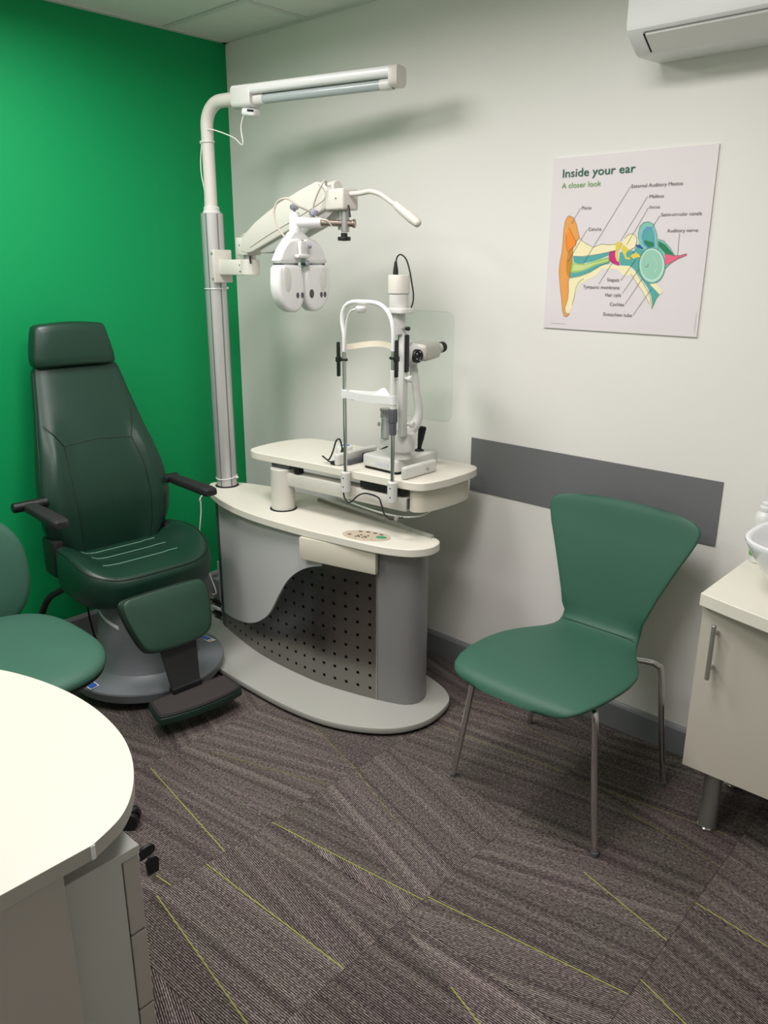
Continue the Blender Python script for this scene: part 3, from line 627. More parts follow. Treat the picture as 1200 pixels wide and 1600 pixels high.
# pole with grooves
PXY = (0.395, -0.405)
bm = new(); cyl(bm, (*PXY, 0.652), (*PXY, 1.738), 0.0415, seg=48, ch=0.002); pole = finish('pole', bm, m_alu, parent=U)
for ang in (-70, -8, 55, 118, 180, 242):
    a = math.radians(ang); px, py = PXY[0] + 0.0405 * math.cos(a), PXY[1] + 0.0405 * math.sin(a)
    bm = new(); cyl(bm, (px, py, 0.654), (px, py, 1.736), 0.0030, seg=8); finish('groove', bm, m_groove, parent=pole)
for z, tilt in ((0.690, 0.006), (1.46, 0.002)):
    bm = new(); pts = [(PXY[0] + 0.0435 * math.cos(t * PI / 16), PXY[1] + 0.0435 * math.sin(t * PI / 16), z + tilt * math.sin(t * PI / 16)) for t in range(33)]
    tube(bm, pts, 0.0022, 6, 0); box(bm, PXY[0] + 0.042, PXY[0] + 0.056, PXY[1] + 0.012, PXY[1] + 0.020, z - 0.002, z + 0.006, 0.001)
    finish('cable_tie', bm, m_pure, parent=pole)
bm = new(); lathe(bm, [(0.024, 1.738), (0.034, 1.738), (0.034, 1.744), (0.030, 1.7465), (0.030, 1.760), (0.026, 1.763), (0.024, 1.763)], (*PXY, 0), 32); finish('pole_cap', bm, m_instr, parent=pole)

# clear ruler on the console
bm = new(); a, b = Vector((0.841, -0.288, 0.6505)), Vector((1.470, -0.337, 0.6505)); d = (b - a).normalized(); n = Vector((-d.y, d.x, 0)) * 0.006
loft(bm, [[p - n, p + n, p + n + Vector((0, 0, 0.010)), p - n + Vector((0, 0, 0.010))] for p in (a, b)])
tr = tag(finish('clear_bar', bm, mat('grey_translucent_bar', (158, 160, 152), 0.25, coat=0.3), smooth=0, origin=(1.15, -0.31, 0.65)), 'long thin translucent grey bar lying on the cream console top', 'bar')

# ================================================================ OVERHEAD LAMP
LZ = 2.128
la, lb = Vector((0.555, -0.383, LZ)), Vector((1.202, -0.238, LZ)); ld = (lb - la).normalized(); ln = Vector((-ld.y, ld.x, 0))
LMP = thing('overhead_lamp', 'unlit tubular examination lamp on a bent white pipe above the pole', 'lamp', (PXY[0], PXY[1], 1.763))
bm = new(); a = Vector((PXY[0], PXY[1], 1.7632)); zb = LZ - 0.085; hb = Vector((PXY[0], PXY[1], LZ - 0.006)); hs = (la - hb); hs.z = 0; hs.normalize()
path = [a, Vector((PXY[0], PXY[1], 1.9)), Vector((PXY[0], PXY[1], zb))]
for k in range(1, 9):
    t = k / 8 * PI / 2; path.append(Vector((PXY[0], PXY[1], zb)) + hs * 0.079 * (1 - math.cos(t)) + Vector((0, 0, 0.079 * math.sin(t))))
path.append(la + ld * 0.02 + Vector((0, 0, -0.006)))
tube(bm, path, 0.0235, 24, 0); finish('bent_pipe', bm, m_instr2, parent=LMP, smooth=50)
def lring(s, prof): c = la + ld * s; return [c + ln * u + Vector((0, 0, w)) for u, w in prof]
L = (lb - la).length
def capsect(w0, w1, z0, z1, r, n=4): return rrect(w0, w1, z0, z1, r, n)
bm = new(); pr = capsect(-0.033, 0.033, -0.002, 0.031, 0.012); loft(bm, [lring(s, pr) for s in (0.0, L)]); finish('hood', bm, m_pure, parent=LMP, smooth=40)
bm = new(); pr = capsect(-0.034, 0.034, -0.043, 0.033, 0.018)
loft(bm, [lring(s, [(u * k, w * k) for u, w in pr]) for s, k in ((-0.004, 0.93), (0.0, 1.0), (0.078, 1.0), (0.084, 0.95))]); finish('lamp_block', bm, m_instr, parent=LMP, smooth=40)
bm = new(); pr = capsect(-0.0345, 0.0345, -0.030, 0.033, 0.015)
loft(bm, [lring(s, [(u * k, w * k) for u, w in pr]) for s, k in ((L - 0.016, 1.0), (L + 0.010, 1.0), (L + 0.014, 0.93))]); finish('end_cap', bm, m_instr2, parent=LMP, smooth=40)
bm = new(); cyl(bm, la + ld * 0.083 + Vector((0, 0, -0.018)), la + ld * (L - 0.016) + Vector((0, 0, -0.018)), 0.0165, seg=24); tb = finish('fluorescent_tube', bm, m_tubeoff, parent=LMP)
for s0, s1 in ((0.083, 0.125), (L - 0.06, L - 0.016)):
    bm = new(); cyl(bm, la + ld * s0 + Vector((0, 0, -0.018)), la + ld * s1 + Vector((0, 0, -0.018)), 0.0185, seg=24); finish('tube_holder', bm, m_instr, parent=tb)
for z in (1.99,):
    bm = new(); pts = [(PXY[0] + 0.0255 * math.cos(t * PI / 16), PXY[1] + 0.0255 * math.sin(t * PI / 16), z + 0.002 * math.sin(t * PI / 16)) for t in range(33)]
    tube(bm, pts, 0.0022, 6, 0); box(bm, PXY[0] - 0.033, PXY[0] - 0.022, PXY[1] - 0.013, PXY[1] - 0.006, z - 0.005, z + 0.006, 0.001); finish('cable_tie', bm, m_pure, parent=LMP)
# small remote sensor under the lamp
c = la + ld * 0.062 + Vector((0, 0, -0.0575))
SN = thing('remote_sensor', 'small white sensor pod with dark window under the overhead lamp', 'sensor', c - Vector((0, 0, 0.014)))
Mx = Matrix.Translation(c) @ Matrix.Rotation(math.atan2(ld.y, ld.x), 4, 'Z') @ Matrix.Rotation(math.radians(8), 4, 'Y')
bm = new(); box(bm, -0.030, 0.030, -0.022, 0.022, -0.013, 0.013, 0.009, 3, M=Mx); finish('pod', bm, m_pure, parent=SN)
bm = new(); box(bm, 0.0, 0.0285, -0.0228, -0.0215, 0.001, 0.009, 0, M=Mx); finish('window', bm, m_black, parent=SN, smooth=0)
bm = new(); w0 = Mx @ Vector((-0.026, -0.01, -0.011)); tube(bm, [w0, w0 + Vector((-0.012, -0.004, -0.04)), w0 + Vector((-0.004, -0.004, -0.09)), w0 + Vector((-0.022, 0, -0.094)), w0 + Vector((-0.07, 0.003, -0.066)), (PXY[0] + 0.055, PXY[1] - 0.005, 2.025), (PXY[0] + 0.018, PXY[1] - 0.014, 2.03)], 0.0020, 6, 8); finish('lead', bm, m_cable_w, parent=SN)
bm = new(); tube(bm, [(PXY[0] - 0.022, PXY[1] - 0.012, 1.985), (PXY[0] - 0.030, PXY[1] - 0.015, 1.93), (PXY[0] - 0.031, PXY[1] - 0.015, 1.88), (PXY[0] - 0.022, PXY[1] - 0.012, 1.82), (PXY[0] - 0.024, PXY[1] - 0.012, 1.766)], 0.0020, 6, 8); finish('lead', bm, m_cable_w, parent=SN)

# ================================================================ PHOROPTER ARM
A = thing('balanced_boom', 'beige balanced arm with long handle clamped to the pole', 'boom', (PXY[0] + 0.04, -0.42, 1.485))
bm = new(); box(bm, 0.470, 0.492, -0.482, -0.398, 1.482, 1.604, 0.004); br = finish('clamp_plate', bm, m_instr2, parent=A)
for z in (1.497, 1.590):
    bm = new(); cyl(bm, (0.478, -0.4835, z), (0.478, -0.480, z), 0.005, seg=12); finish('screw', bm, m_satin_st, parent=br)
bm = new(); box(bm, 0.485, 0.625, -0.462, -0.392, 1.512, 1.568, 0.004); cyl(bm, (0.640, -0.427, 1.512), (0.640, -0.427, 1.568), 0.036, seg=32, ch=0.002); finish('bracket', bm, m_instr2, parent=A)
bm = new(); cyl(bm, (0.64, -0.427, 1.568), (0.64, -0.427, 1.584), 0.024, seg=24); finish('pivot_pin', bm, m_satin_st, parent=A)
bm = new(); box(bm, 0.600, 0.668, -0.460, -0.394, 1.584, 1.646, 0.004); finish('pivot_block', bm, m_instr2, parent=A)
poly = [(0.632, 1.598), (0.640, 1.648), (0.718, 1.696), (0.80, 1.733), (0.862, 1.758), (0.962, 1.791), (1.047, 1.814), (1.088, 1.806), (1.108, 1.782), (1.106, 1.750), (1.090, 1.727), (0.957, 1.680), (0.80, 1.628), (0.700, 1.594), (0.66, 1.588)]
bm = new(); prism(bm, poly, -0.462, -0.392, axis='y', r=0.006, seg=3); sh = finish('arm_shell', bm, m_instr2, parent=A)
bm = new(); tube(bm, [(0.69, -0.4622, 1.610), (0.80, -0.4622, 1.652), (0.957, -0.4622, 1.705), (1.06, -0.4622, 1.743), (1.092, -0.4622, 1.760), (1.09, -0.4622, 1.785), (1.06, -0.4622, 1.806)], 0.0009, 6, 6); finish('shell_seam', bm, m_keydark, parent=sh)
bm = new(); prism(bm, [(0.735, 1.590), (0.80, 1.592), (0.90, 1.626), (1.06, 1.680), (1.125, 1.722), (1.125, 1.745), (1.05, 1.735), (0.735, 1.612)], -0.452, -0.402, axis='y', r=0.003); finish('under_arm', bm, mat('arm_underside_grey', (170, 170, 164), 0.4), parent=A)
bm = new(); box(bm, 1.090, 1.178, -0.464, -0.390, 1.722, 1.788, 0.008, 3); cyl(bm, (1.075, -0.427, 1.785), (1.12, -0.427, 1.792), 0.026, seg=20, ch=0.004); finish('elbow_block', bm, m_instr2, parent=A)
bm = new(); tube(bm, [(1.176, -0.43, 1.771), (1.225, -0.43, 1.771), (1.268, -0.43, 1.774), (1.312, -0.43, 1.763), (1.350, -0.43, 1.743), (1.388, -0.43, 1.722)], 0.0082, 14, 8); finish('handle_rod', bm, m_instr2, parent=A, smooth=60)
bm = new(); tube(bm, [(1.372, -0.43, 1.734), (1.380, -0.43, 1.7285), (1.395, -0.43, 1.718), (1.44, -0.43, 1.690), (1.468, -0.43, 1.673), (1.474, -0.43, 1.669)], 0.012, 16, 4, radii=[0.009, 0.0125, 0.0135, 0.0155, 0.013, 0.004]); finish('hand_grip', bm, m_instr2, parent=A, smooth=60)
bm = new(); cyl(bm, (1.132, -0.425, 1.662), (1.132, -0.425, 1.722), 0.013, seg=20); cyl(bm, (1.155, -0.432, 1.655), (1.155, -0.432, 1.722), 0.014, seg=24, ch=0.001); finish('clamp_post', bm, m_satin_st, parent=A)
bm = new(); cyl(bm, (1.150, -0.432, 1.652), (1.150, -0.432, 1.64), 0.006, seg=12); lathe(bm, [(0.011, 1.652), (0.011, 1.640), (0.021, 1.640), (0.022, 1.634), (0.021, 1.628), (0.0, 1.626)], (1.150, -0.432, 0), 16); finish('clamp_knob', bm, m_black, parent=A)
bm = new(); tube(bm, [(1.178, -0.44, 1.735), (1.183, -0.442, 1.722), (1.190, -0.445, 1.700)], 0.004, 8, 3); finish('lock_lever', bm, m_black, parent=A)
bm = new(); tube(bm, [(0.672, -0.45, 1.578), (0.678, -0.456, 1.57), (0.686, -0.46, 1.555)], 0.004, 8, 3); finish('lock_lever', bm, m_black, parent=A)
for p in ((1.145, -0.4645, 1.757), (0.622, -0.4605, 1.618), (0.620, -0.4625, 1.548), (0.622, -0.4625, 1.525)):
    bm = new(); cyl(bm, p, (p[0], p[1] + 0.002, p[2]), 0.0028, seg=10); finish('grub_screw', bm, m_black, parent=A)
bm = new(); tube(bm, [(0.655, -0.40, 1.60), (0.60, -0.40, 1.66), (0.575, -0.42, 1.64), (0.575, -0.43, 1.58), (0.60, -0.42, 1.56)], 0.003, 6, 8); finish('arm_cable', bm, m_cable_g, parent=A)
bm = new(); tube(bm, [(1.085, -0.45, 1.790), (1.103, -0.468, 1.812), (1.098, -0.485, 1.795), (1.065, -0.49, 1.735), (1.075, -0.485, 1.700), (1.110, -0.470, 1.690), (1.120, -0.458, 1.672)], 0.0035, 8, 8); finish('arm_cable', bm, m_cable_g, parent=A)

A.location += Vector((-0.033, 0.03, 0))

# ================================================================ PHOROPTER
Q = thing('phoropter', 'white twin-lobed phoropter head hanging from the beige arm', 'phoropter', (0.92, -0.43, 1.395))
MID = -0.424
lower = [(-0.530, 1.549), (-0.541, 1.515), (-0.542, 1.475), (-0.531, 1.436), (-0.509, 1.409), (-0.480, 1.396), (-0.453, 1.401), (-0.434, 1.424), (-0.4265, 1.458), (-0.4265, 1.500), (-0.434, 1.530), (-0.446, 1.549)]
upper = [(-0.529, 1.556), (-0.523, 1.585), (-0.505, 1.612), (-0.480, 1.630), (-0.430, 1.632), (-0.4265, 1.60), (-0.435, 1.572), (-0.446, 1.556)]
for sgn in (0, 1):
    f = (lambda y: y) if sgn == 0 else (lambda y: 2 * MID - y)
    bm = new(); prism(bm, [(f(y), z) for y, z in crom2(lower, 3)], 0.895, 0.948, axis='x', r=0.013, seg=4); lo = finish('lens_battery', bm, m_pure, parent=Q, smooth=45)
    bm = new(); prism(bm, [(f(y), z) for y, z in crom2(upper, 3)], 0.898, 0.944, axis='x', r=0.010, seg=4); finish('upper_housing', bm, m_pure, parent=Q, smooth=45)
    bm = new(); prism(bm, [(f(y), z) for y, z in [(-0.525, 1.546), (-0.446, 1.546), (-0.446, 1.559), (-0.525, 1.559)]], 0.90, 0.936, axis='x'); finish('gap_band', bm, m_gripgrey, parent=Q, smooth=0)
    # scooped side facet drawn as a slightly raised leaf-shaped cover
    bm = new(); prism(bm, [(f(y), z) for y, z in crom2([(-0.520, 1.544), (-0.498, 1.540), (-0.488, 1.510), (-0.492, 1.480), (-0.503, 1.463), (-0.516, 1.480), (-0.523, 1.510)], 3)], 0.944, 0.9505, axis='x', r=0.003, seg=2); finish('scoop_cover', bm, m_instr, parent=lo, smooth=45)
    for y, z, r in (((-0.462, 1.452, 0.0065), (-0.441, 1.452, 0.0065)) if sgn == 0 else ((-0.353, 1.452, 0.0065), (-0.336, 1.452, 0.0065), (-0.398, 1.456, 0.010))):
        bm = new(); lathe(bm, [(r, 0), (r, 0.0015), (r * 0.7, 0.002), (r * 0.65, 0.0008), (0, 0.0008)], (0.9475, y, z), 16, (1, 0, 0), sx=1.5); finish('aperture', bm, m_gripgrey if r < 0.008 else m_lens, parent=lo)
bm = new(); prism(bm, crom2([(-0.487, 1.622), (-0.474, 1.642), (-0.460, 1.656), (-0.440, 1.660), (-0.418, 1.656), (-0.395, 1.642), (-0.372, 1.622)], 4), 0.900, 0.936, axis='x', r=0.008, seg=3); finish('shoulder', bm, m_pure, parent=Q, smooth=45)
bm = new(); cyl(bm, (0.918, -0.44, 1.648), (0.918, -0.44, 1.718), 0.0195, 0.0165, seg=28, ch=0.002); cyl(bm, (0.918, -0.44, 1.686), (0.998, -0.393, 1.684), 0.0175, 0.0165, seg=28, ch=0.002); finish('mount_tee', bm, m_pure, parent=Q, smooth=45)
for x, y, z in ((0.918, -0.44, 1.718), (0.975, -0.4065, 1.699)):
    bm = new(); cyl(bm, (x, y, z), (x, y, z + 0.008), 0.004, seg=10); lathe(bm, [(0.009, 0), (0.0145, 0.004), (0.0155, 0.010), (0.0145, 0.016), (0.008, 0.020), (0, 0.020)], (x, y, z + 0.006), 18); finish('adjust_knob', bm, m_knobgrey, parent=Q)
bm = new(); cyl(bm, (0.998, -0.393, 1.684), (1.092, -0.338, 1.681), 0.0105, seg=20); lathe(bm, [(0.0, 0), (0.0135, 0), (0.0140, 0.003), (0.0135, 0.008), (0, 0.008)], (1.091, -0.3385, 1.681), 20, (0.86, 0.50, -0.03)); finish('cross_tube', bm, m_bronze, parent=Q)
bm = new(); box(bm, 0.945, 0.962, -0.455, -0.428, 1.578, 1.626, 0.004); box(bm, 0.946, 0.970, -0.472, -0.420, 1.572, 1.584, 0.005); finish('nose_bridge', bm, m_instr, parent=Q)
bm = new(); lathe(bm, [(0.0, 0), (0.009, 0.001), (0.009, 0.012), (0, 0.013)], (0.962, -0.424, 1.612), 14, (0.5, 0.8, 0)); finish('vernier_knob', bm, m_knobgrey, parent=Q)
bm = new(); lathe(bm, [(0.0, 0), (0.009, 0.001), (0.009, 0.012), (0, 0.013)], (0.955, -0.428, 1.556), 14, (0.8, 0.5, 0)); finish('vernier_knob', bm, m_knobgrey, parent=Q)
bm = new(); tube(bm, [(0.915, -0.475, 1.632), (0.885, -0.49, 1.672), (0.872, -0.49, 1.712), (0.885, -0.485, 1.748), (0.925, -0.475, 1.758), (0.955, -0.458, 1.735), (0.975, -0.42, 1.718)], 0.0035, 8, 8); finish('data_cable', bm, m_cable_g, parent=Q)

Q.location += Vector((0.054, -0.05, 0))

# ================================================================ INSTRUMENT TABLE
def rt(bm): bmesh.ops.rotate(bm, cent=(0.825, -0.458, 0), matrix=Matrix.Rotation(math.radians(5.6), 3, 'Z'), verts=bm.verts[:]); return bm
T = thing('instrument_table', 'cream swing-out instrument table on a round white pillar', 'table', (0.825, -0.458, 0.652))
bm = new(); cyl(bm, (0.825, -0.458, 0.6515), (0.825, -0.458, 0.812), 0.0455, seg=40, ch=0.002); finish('pillar', bm, m_instr2, parent=T)
bm = new(); box(bm, 0.855, 1.414, -0.474, -0.414, 0.750, 0.800, 0.003); bx_ = finish('swing_beam', rt(bm), m_instr2, parent=T)
bm = new(); box(bm, 1.4145, 1.4155, -0.466, -0.422, 0.757, 0.793); finish('beam_end_opening', rt(bm), m_gripgrey, parent=bx_, smooth=0)
tabo = [(0.640, -0.43), (0.652, -0.468), (0.680, -0.489), (0.715, -0.496), (0.765, -0.493), (0.846, -0.483), (0.945, -0.470), (1.045, -0.458), (1.2, -0.445), (1.34, -0.432), (1.420, -0.425), (1.462, -0.411), (1.484, -0.384), (1.497, -0.319), (1.500, -0.251), (1.497, -0.174), (1.487, -0.122), (1.472, -0.096), (1.450, -0.083), (1.40, -0.082), (1.267, -0.096), (1.10, -0.116), (0.95, -0.134), (0.782, -0.154), (0.728, -0.160), (0.692, -0.169), (0.667, -0.191), (0.644, -0.241), (0.631, -0.299), (0.632, -0.369)]
bm = new(); prism(bm, crom2(tabo, 5), 0.832, 0.860, r=0.002, seg=1); finish('table_top', bm, m_cream, parent=T, smooth=24)
bm = new(); prism(bm, [(0.78, -0.468), (0.87, -0.468), (0.87, -0.40), (0.78, -0.40)], 0.812, 0.8318); box(bm, 1.0, 1.40, -0.40, -0.32, 0.812, 0.8315); finish('slide_plate', rt(bm), m_gripgrey, parent=T, smooth=0)
bm = new(); box(bm, 0.900, 0.925, -0.475, -0.445, 0.803, 0.8315, 0.002); finish('slide_stop', rt(bm), m_black, parent=T)
bm = new(); box(bm, 1.22, 1.41, -0.478, -0.44, 0.806, 0.8315, 0.002); finish('slide_stop', rt(bm), m_black, parent=T)
ap = [(1.437, -0.405), (1.455, -0.393), (1.468, -0.370), (1.479, -0.315), (1.482, -0.25), (1.479, -0.18), (1.470, -0.14)]
ap2 = [(x - 0.018, y + 0.004) for x, y in ap]
bm = new(); prism(bm, [(v.x, v.y) for v in crom([(x, y, 0) for x, y in ap], 5)] + [(v.x, v.y) for v in crom([(x, y, 0) for x, y in ap2], 5)][::-1], 0.752, 0.8318); finish('end_apron', bm, m_cream_edge, parent=T)
bm = new(); tube(bm, [(1.02, -0.40, 0.746), (1.14, -0.41, 0.730), (1.28, -0.41, 0.722), (1.38, -0.395, 0.722), (1.43, -0.36, 0.728), (1.445, -0.32, 0.740), (1.448, -0.28, 0.752)], 0.0032, 8, 8); finish('wire_handle', bm, m_pure, parent=T)
bm = new(); tube(bm, [(1.235, -0.532, 0.818), (1.245, -0.535, 0.795), (1.268, -0.535, 0.785), (1.295, -0.52, 0.812), (1.32, -0.51, 0.822), (1.36, -0.508, 0.822)], 0.0026, 8, 8); hang_1 = bm
bm = new(); tube(bm, [(1.33, -0.508, 0.822), (1.375, -0.508, 0.818), (1.392, -0.51, 0.795), (1.405, -0.512, 0.770), (1.43, -0.512, 0.757), (1.455, -0.506, 0.762), (1.472, -0.495, 0.768)], 0.0026, 8, 8); hang_2 = bm
bm = new(); cyl(bm, (1.455, -0.498, 0.766), (1.455, -0.512, 0.762), 0.007, seg=12); hang_3 = bm

# ================================================================ CHIN REST
PL, PR = Vector((1.245, -0.53, 0)), Vector((1.445, -0.517, 0))
def at(p, z, dx=0, dy=0): return Vector((p.x + dx, p.y + dy, z))
CH = thing('chin_rest', 'white chin rest frame on two chrome posts at the front of the instrument table', 'chin rest', (1.345, -0.524, 0.82))
finish('lead', hang_1, m_cable_b, parent=CH); finish('lead', hang_2, m_cable_b, parent=CH); finish('jack_socket', hang_3, m_satin_st, parent=CH)
for p in (PL, PR):
    bm = new(); cyl(bm, at(p, 0.818), at(p, 0.887), 0.0165, seg=28, ch=0.002); cl = finish('post_clamp', bm, m_instr, parent=CH)
    for z in (0.838, 0.868):
        bm = new(); q = at(p, z, 0.004, -0.0163); cyl(bm, q, q + Vector((0, 0.003, 0)), 0.0026, seg=10); finish('set_screw', bm, m_black, parent=cl)
bm = new(); cyl(bm, at(PL, 0.887), at(PL, 1.30), 0.0062, seg=16); finish('post', bm, m_chrome, parent=CH)
bm = new(); cyl(bm, at(PR, 0.887), at(PR, 1.32), 0.0062, seg=16); finish('post', bm, m_chrome, parent=CH)
bm = new(); cyl(bm, at(PR, 1.122), at(PR, 1.242), 0.0112, 0.0095, seg=24, ch=0.001); finish('height_sleeve', bm, m_instr, parent=CH)
bm = new()
lathe(bm, [(0.0105, 1.040), (0.0112, 1.045), (0.0118, 1.078), (0.0135, 1.080), (0.0138, 1.118), (0.013, 1.1225), (0, 1.1225)], (PR.x, PR.y, 0), 24)
for k in range(14): a = 2 * PI * k / 14; cyl(bm, (PR.x + 0.0135 * math.cos(a), PR.y + 0.0135 * math.sin(a), 1.083), (PR.x + 0.0135 * math.cos(a), PR.y + 0.0135 * math.sin(a), 1.116), 0.0016, seg=6)
finish('height_grip', bm, m_gripgrey, parent=CH)
bm = new(); tube(bm, [at(PL, 1.285), at(PL, 1.335), at(PL, 1.375, -0.008), at(PL, 1.405, -0.006), at(PL, 1.430, 0.012), at(PL, 1.441, 0.045), at(PL, 1.442, 0.085, 0.004), at(PR, 1.440, -0.075), at(PR, 1.428, -0.040), at(PR, 1.402, -0.014), at(PR, 1.365, -0.002), at(PR, 1.30)], 0.0070, 14, 6); finish('head_frame', bm, m_pure, parent=CH, smooth=60)
bm = new()
mid = (PL + PR) / 2; n = 14; rows = []
for k in range(n + 1):
    t = k / n; b = PL.lerp(PR, t); arc = math.sin(PI * t); y = b.y + 0.055 * arc ** 0.6; zz = 1.298 + 0.014 * arc
    rows.append([(b.x, y, zz - 0.009), (b.x, y, zz + 0.009), (b.x, y + 0.003, zz + 0.009), (b.x, y + 0.003, zz - 0.009)])
loft(bm, rows); finish('forehead_band', bm, m_offwhite_band, parent=CH, smooth=50)
bm = new(); rows = []
for k in range(n + 1):
    t = k / n; b = PL.lerp(PR, t); dip = 0.5 - 0.5 * math.cos(2 * PI * t); up = 0.018 * math.exp(-((t - 0.62) / 0.14) ** 2); w = 0.012 + 0.020 * dip
    zz = 1.150 - 0.004 * dip
    rows.append([(b.x, b.y - 0.012, zz - 0.012), (b.x, b.y - 0.013, zz + 0.012), (b.x, b.y - 0.012 + w * 0.6, zz + 0.008 + up * 0.2), (b.x, b.y - 0.012 + 2 * w, zz + 0.012 + up), (b.x, b.y - 0.010 + 2 * w, zz - 0.006)])
loft(bm, rows); cyl(bm, at(PL, 1.136), at(PL, 1.164), 0.0125, seg=20); cyl(bm, at(PR, 1.136), at(PR, 1.164), 0.0125, seg=20); finish('chin_bar', bm, m_pure, parent=CH, smooth=50)
bm = new(); cyl(bm, at(PL, 1.134, 0.02, 0.012), at(PL, 1.137, 0.075, 0.012), 0.004, seg=8); finish('paper_pin', bm, m_gripgrey, parent=CH)
for p, z0, z1, dx in ((PL, 1.205, 1.315, -0.019), (PR, 1.222, 1.335, 0.020)):
    bm = new(); q = at(p, 0, dx, -0.008); box(bm, q.x - 0.0045, q.x + 0.0045, q.y - 0.006, q.y + 0.006, z0, z1, 0.003); cyl(bm, at(p, (z0 + z1) / 2, dx, -0.006), at(p, (z0 + z1) / 2, 0.012 if dx < 0 else -0.012, 0), 0.005, seg=10); box(bm, q.x - 0.007, q.x + 0.007, q.y - 0.008, q.y + 0.008, (z0 + z1) / 2 - 0.008, (z0 + z1) / 2 + 0.008, 0.002); finish('eye_level_bar', bm, m_black, parent=CH)
bm = new(); lathe(bm, [(0, 0), (0.012, 0.001), (0.017, 0.007), (0.018, 0.016), (0.014, 0.022), (0, 0.023)], (1.325, -0.535, 1.408), 22); finish('fixation_light', bm, m_instr, parent=CH)
bm = new(); tube(bm, [(1.315, -0.535, 1.420), (1.285, -0.537, 1.414), (1.266, -0.536, 1.388), (1.256, -0.535, 1.34), (1.250, -0.533, 1.29)], 0.0035, 8, 8); finish('fixation_stalk', bm, m_instr, parent=CH)

CH.location = (1.280, -0.459, 0.789); CH.scale = (1.043, 1.043, 1.043)

# ================================================================ SLIT LAMP
S = thing('slit_lamp', 'white slit lamp microscope with lamp tower and joystick on the instrument table', 'microscope', (1.265, -0.28, 0.860))
bm = new(); prism(bm, rrect(1.178, 1.345, -0.385, -0.155, 0.012), 0.868, 0.912, r=0.009, seg=3); bs = finish('base', bm, m_instr, parent=S)
bm = new(); box(bm, 1.245, 1.305, -0.3862, -0.3848, 0.880, 0.893); finish('name_plate', bm, mat('name_plate_grey', (196, 198, 204), 0.4), parent=bs, smooth=0)
bm = new(); prism(bm, rrect(1.183, 1.340, -0.38, -0.16, 0.01), 0.8605, 0.868); finish('base_gap', bm, m_void, parent=bs, smooth=0)
bm = new(); cyl(bm, (1.10, -0.30, 0.880), (1.415, -0.30, 0.880), 0.005, seg=12); finish('axle', bm, m_satin_st, parent=S)
for x, y0, y1 in ((1.095, -0.435, -0.225), (1.398, -0.415, -0.245)):
    bm = new(); box(bm, x - 0.011, x + 0.011, y0, y1, 0.8605, 0.904, 0.008, 3); finish('rail_cover', bm, m_instr, parent=S)
bm = new(); box(bm, 1.107, 1.125, -0.40, -0.25, 0.8605, 0.872); [box(bm, 1.108, 1.126, -0.40 + 0.012 * k, -0.394 + 0.012 * k, 0.872, 0.876) for k in range(12)]; finish('gear_rack', bm, m_gripgrey, parent=S, smooth=0)
bm = new(); box(bm, 1.125, 1.150, -0.33, -0.27, 0.864, 0.896, 0.002); finish('lock_block', bm, m_black, parent=S)
DX, DY = 1.325, -0.340
bm = new(); lathe(bm, [(0.036, 0.912), (0.036, 0.938), (0.046, 0.940), (0.0475, 0.945), (0.0475, 0.998), (0.044, 1.003), (0, 1.003)], (DX, DY, 0), 32); finish('swivel_drum', bm, m_instr, parent=S)
bm = new(); box(bm, 1.262, 1.325, -0.385, -0.340, 0.958, 0.985, 0.006, 2); finish('drum_lug', bm, m_instr, parent=S)
bm = new(); lathe(bm, [(0, 0.985), (0.0205, 0.985), (0.0205, 1.018), (0.0190, 1.022), (0.0190, 1.050), (0.0225, 1.054), (0.0225, 1.075), (0.0245, 1.078), (0.0245, 1.084), (0, 1.084)], (1.288, -0.375, 0), 28); lathe(bm, [(0, 0), (0.007, 0), (0.007, 0.010), (0, 0.010)], (1.272, -0.390, 1.030), 14, (-0.7, -0.7, 0)); finish('tonometer_post', bm, m_alu, parent=S)
bm = new(); tube(bm, [(DX + 0.01, DY + 0.005, 0.992), (1.335, -0.318, 1.003), (1.352, -0.298, 1.030), (1.358, -0.290, 1.075), (1.352, -0.298, 1.15), (1.343, -0.306, 1.235)], 0.014, 16, 8, radii=[0.022, 0.021, 0.018, 0.015, 0.014, 0.014]); finish('microscope_arm', bm, m_instr, parent=S, smooth=60)
bm = new(); box(bm, 1.352, 1.374, -0.392, -0.366, 1.000, 1.350, 0.004); finish('lamp_arm', bm, m_instr, parent=S)
for z, x0, x1 in ((1.195, 1.322, 1.402), (1.045, 1.374, 1.412)):
    bm = new(); cyl(bm, (x0 + 0.012, -0.379, z), (x1 - 0.012, -0.379, z), 0.006, seg=12); cyl(bm, (x1 - 0.014, -0.379, z), (x1, -0.379, z), 0.011, seg=18, ch=0.002)
    if z > 1.1: cyl(bm, (x0, -0.379, z), (x0 + 0.014, -0.379, z), 0.011, seg=18, ch=0.002)
    finish('centring_knob', bm, m_instr, parent=S)
LX, LY = 1.350, -0.390
bm = new(); lathe(bm, [(0, 1.338), (0.021, 1.338), (0.0225, 1.345), (0.0235, 1.404), (0, 1.404)], (LX, LY, 0), 28); finish('lamp_neck', bm, m_instr, parent=S)
bm = new(); prism(bm, [(LX + u, LY + v) for u, v in rrect(-0.034, 0.046, -0.034, 0.034, 0.020)], 1.404, 1.420, r=0.002); finish('lamp_flange', bm, m_instr, parent=S)
bm = new(); lathe(bm, [(0.0305, 1.420), (0.0315, 1.423), (0.0315, 1.463), (0, 1.463)], (LX, LY, 0), 32); finish('lamp_collar', bm, m_instr, parent=S)
bm = new(); lathe(bm, [(0.033, 1.464), (0.0345, 1.466), (0.0345, 1.519), (0.033, 1.522), (0, 1.522)], (LX, LY, 0), 36); finish('lamp_housing', bm, m_instr2, parent=S)
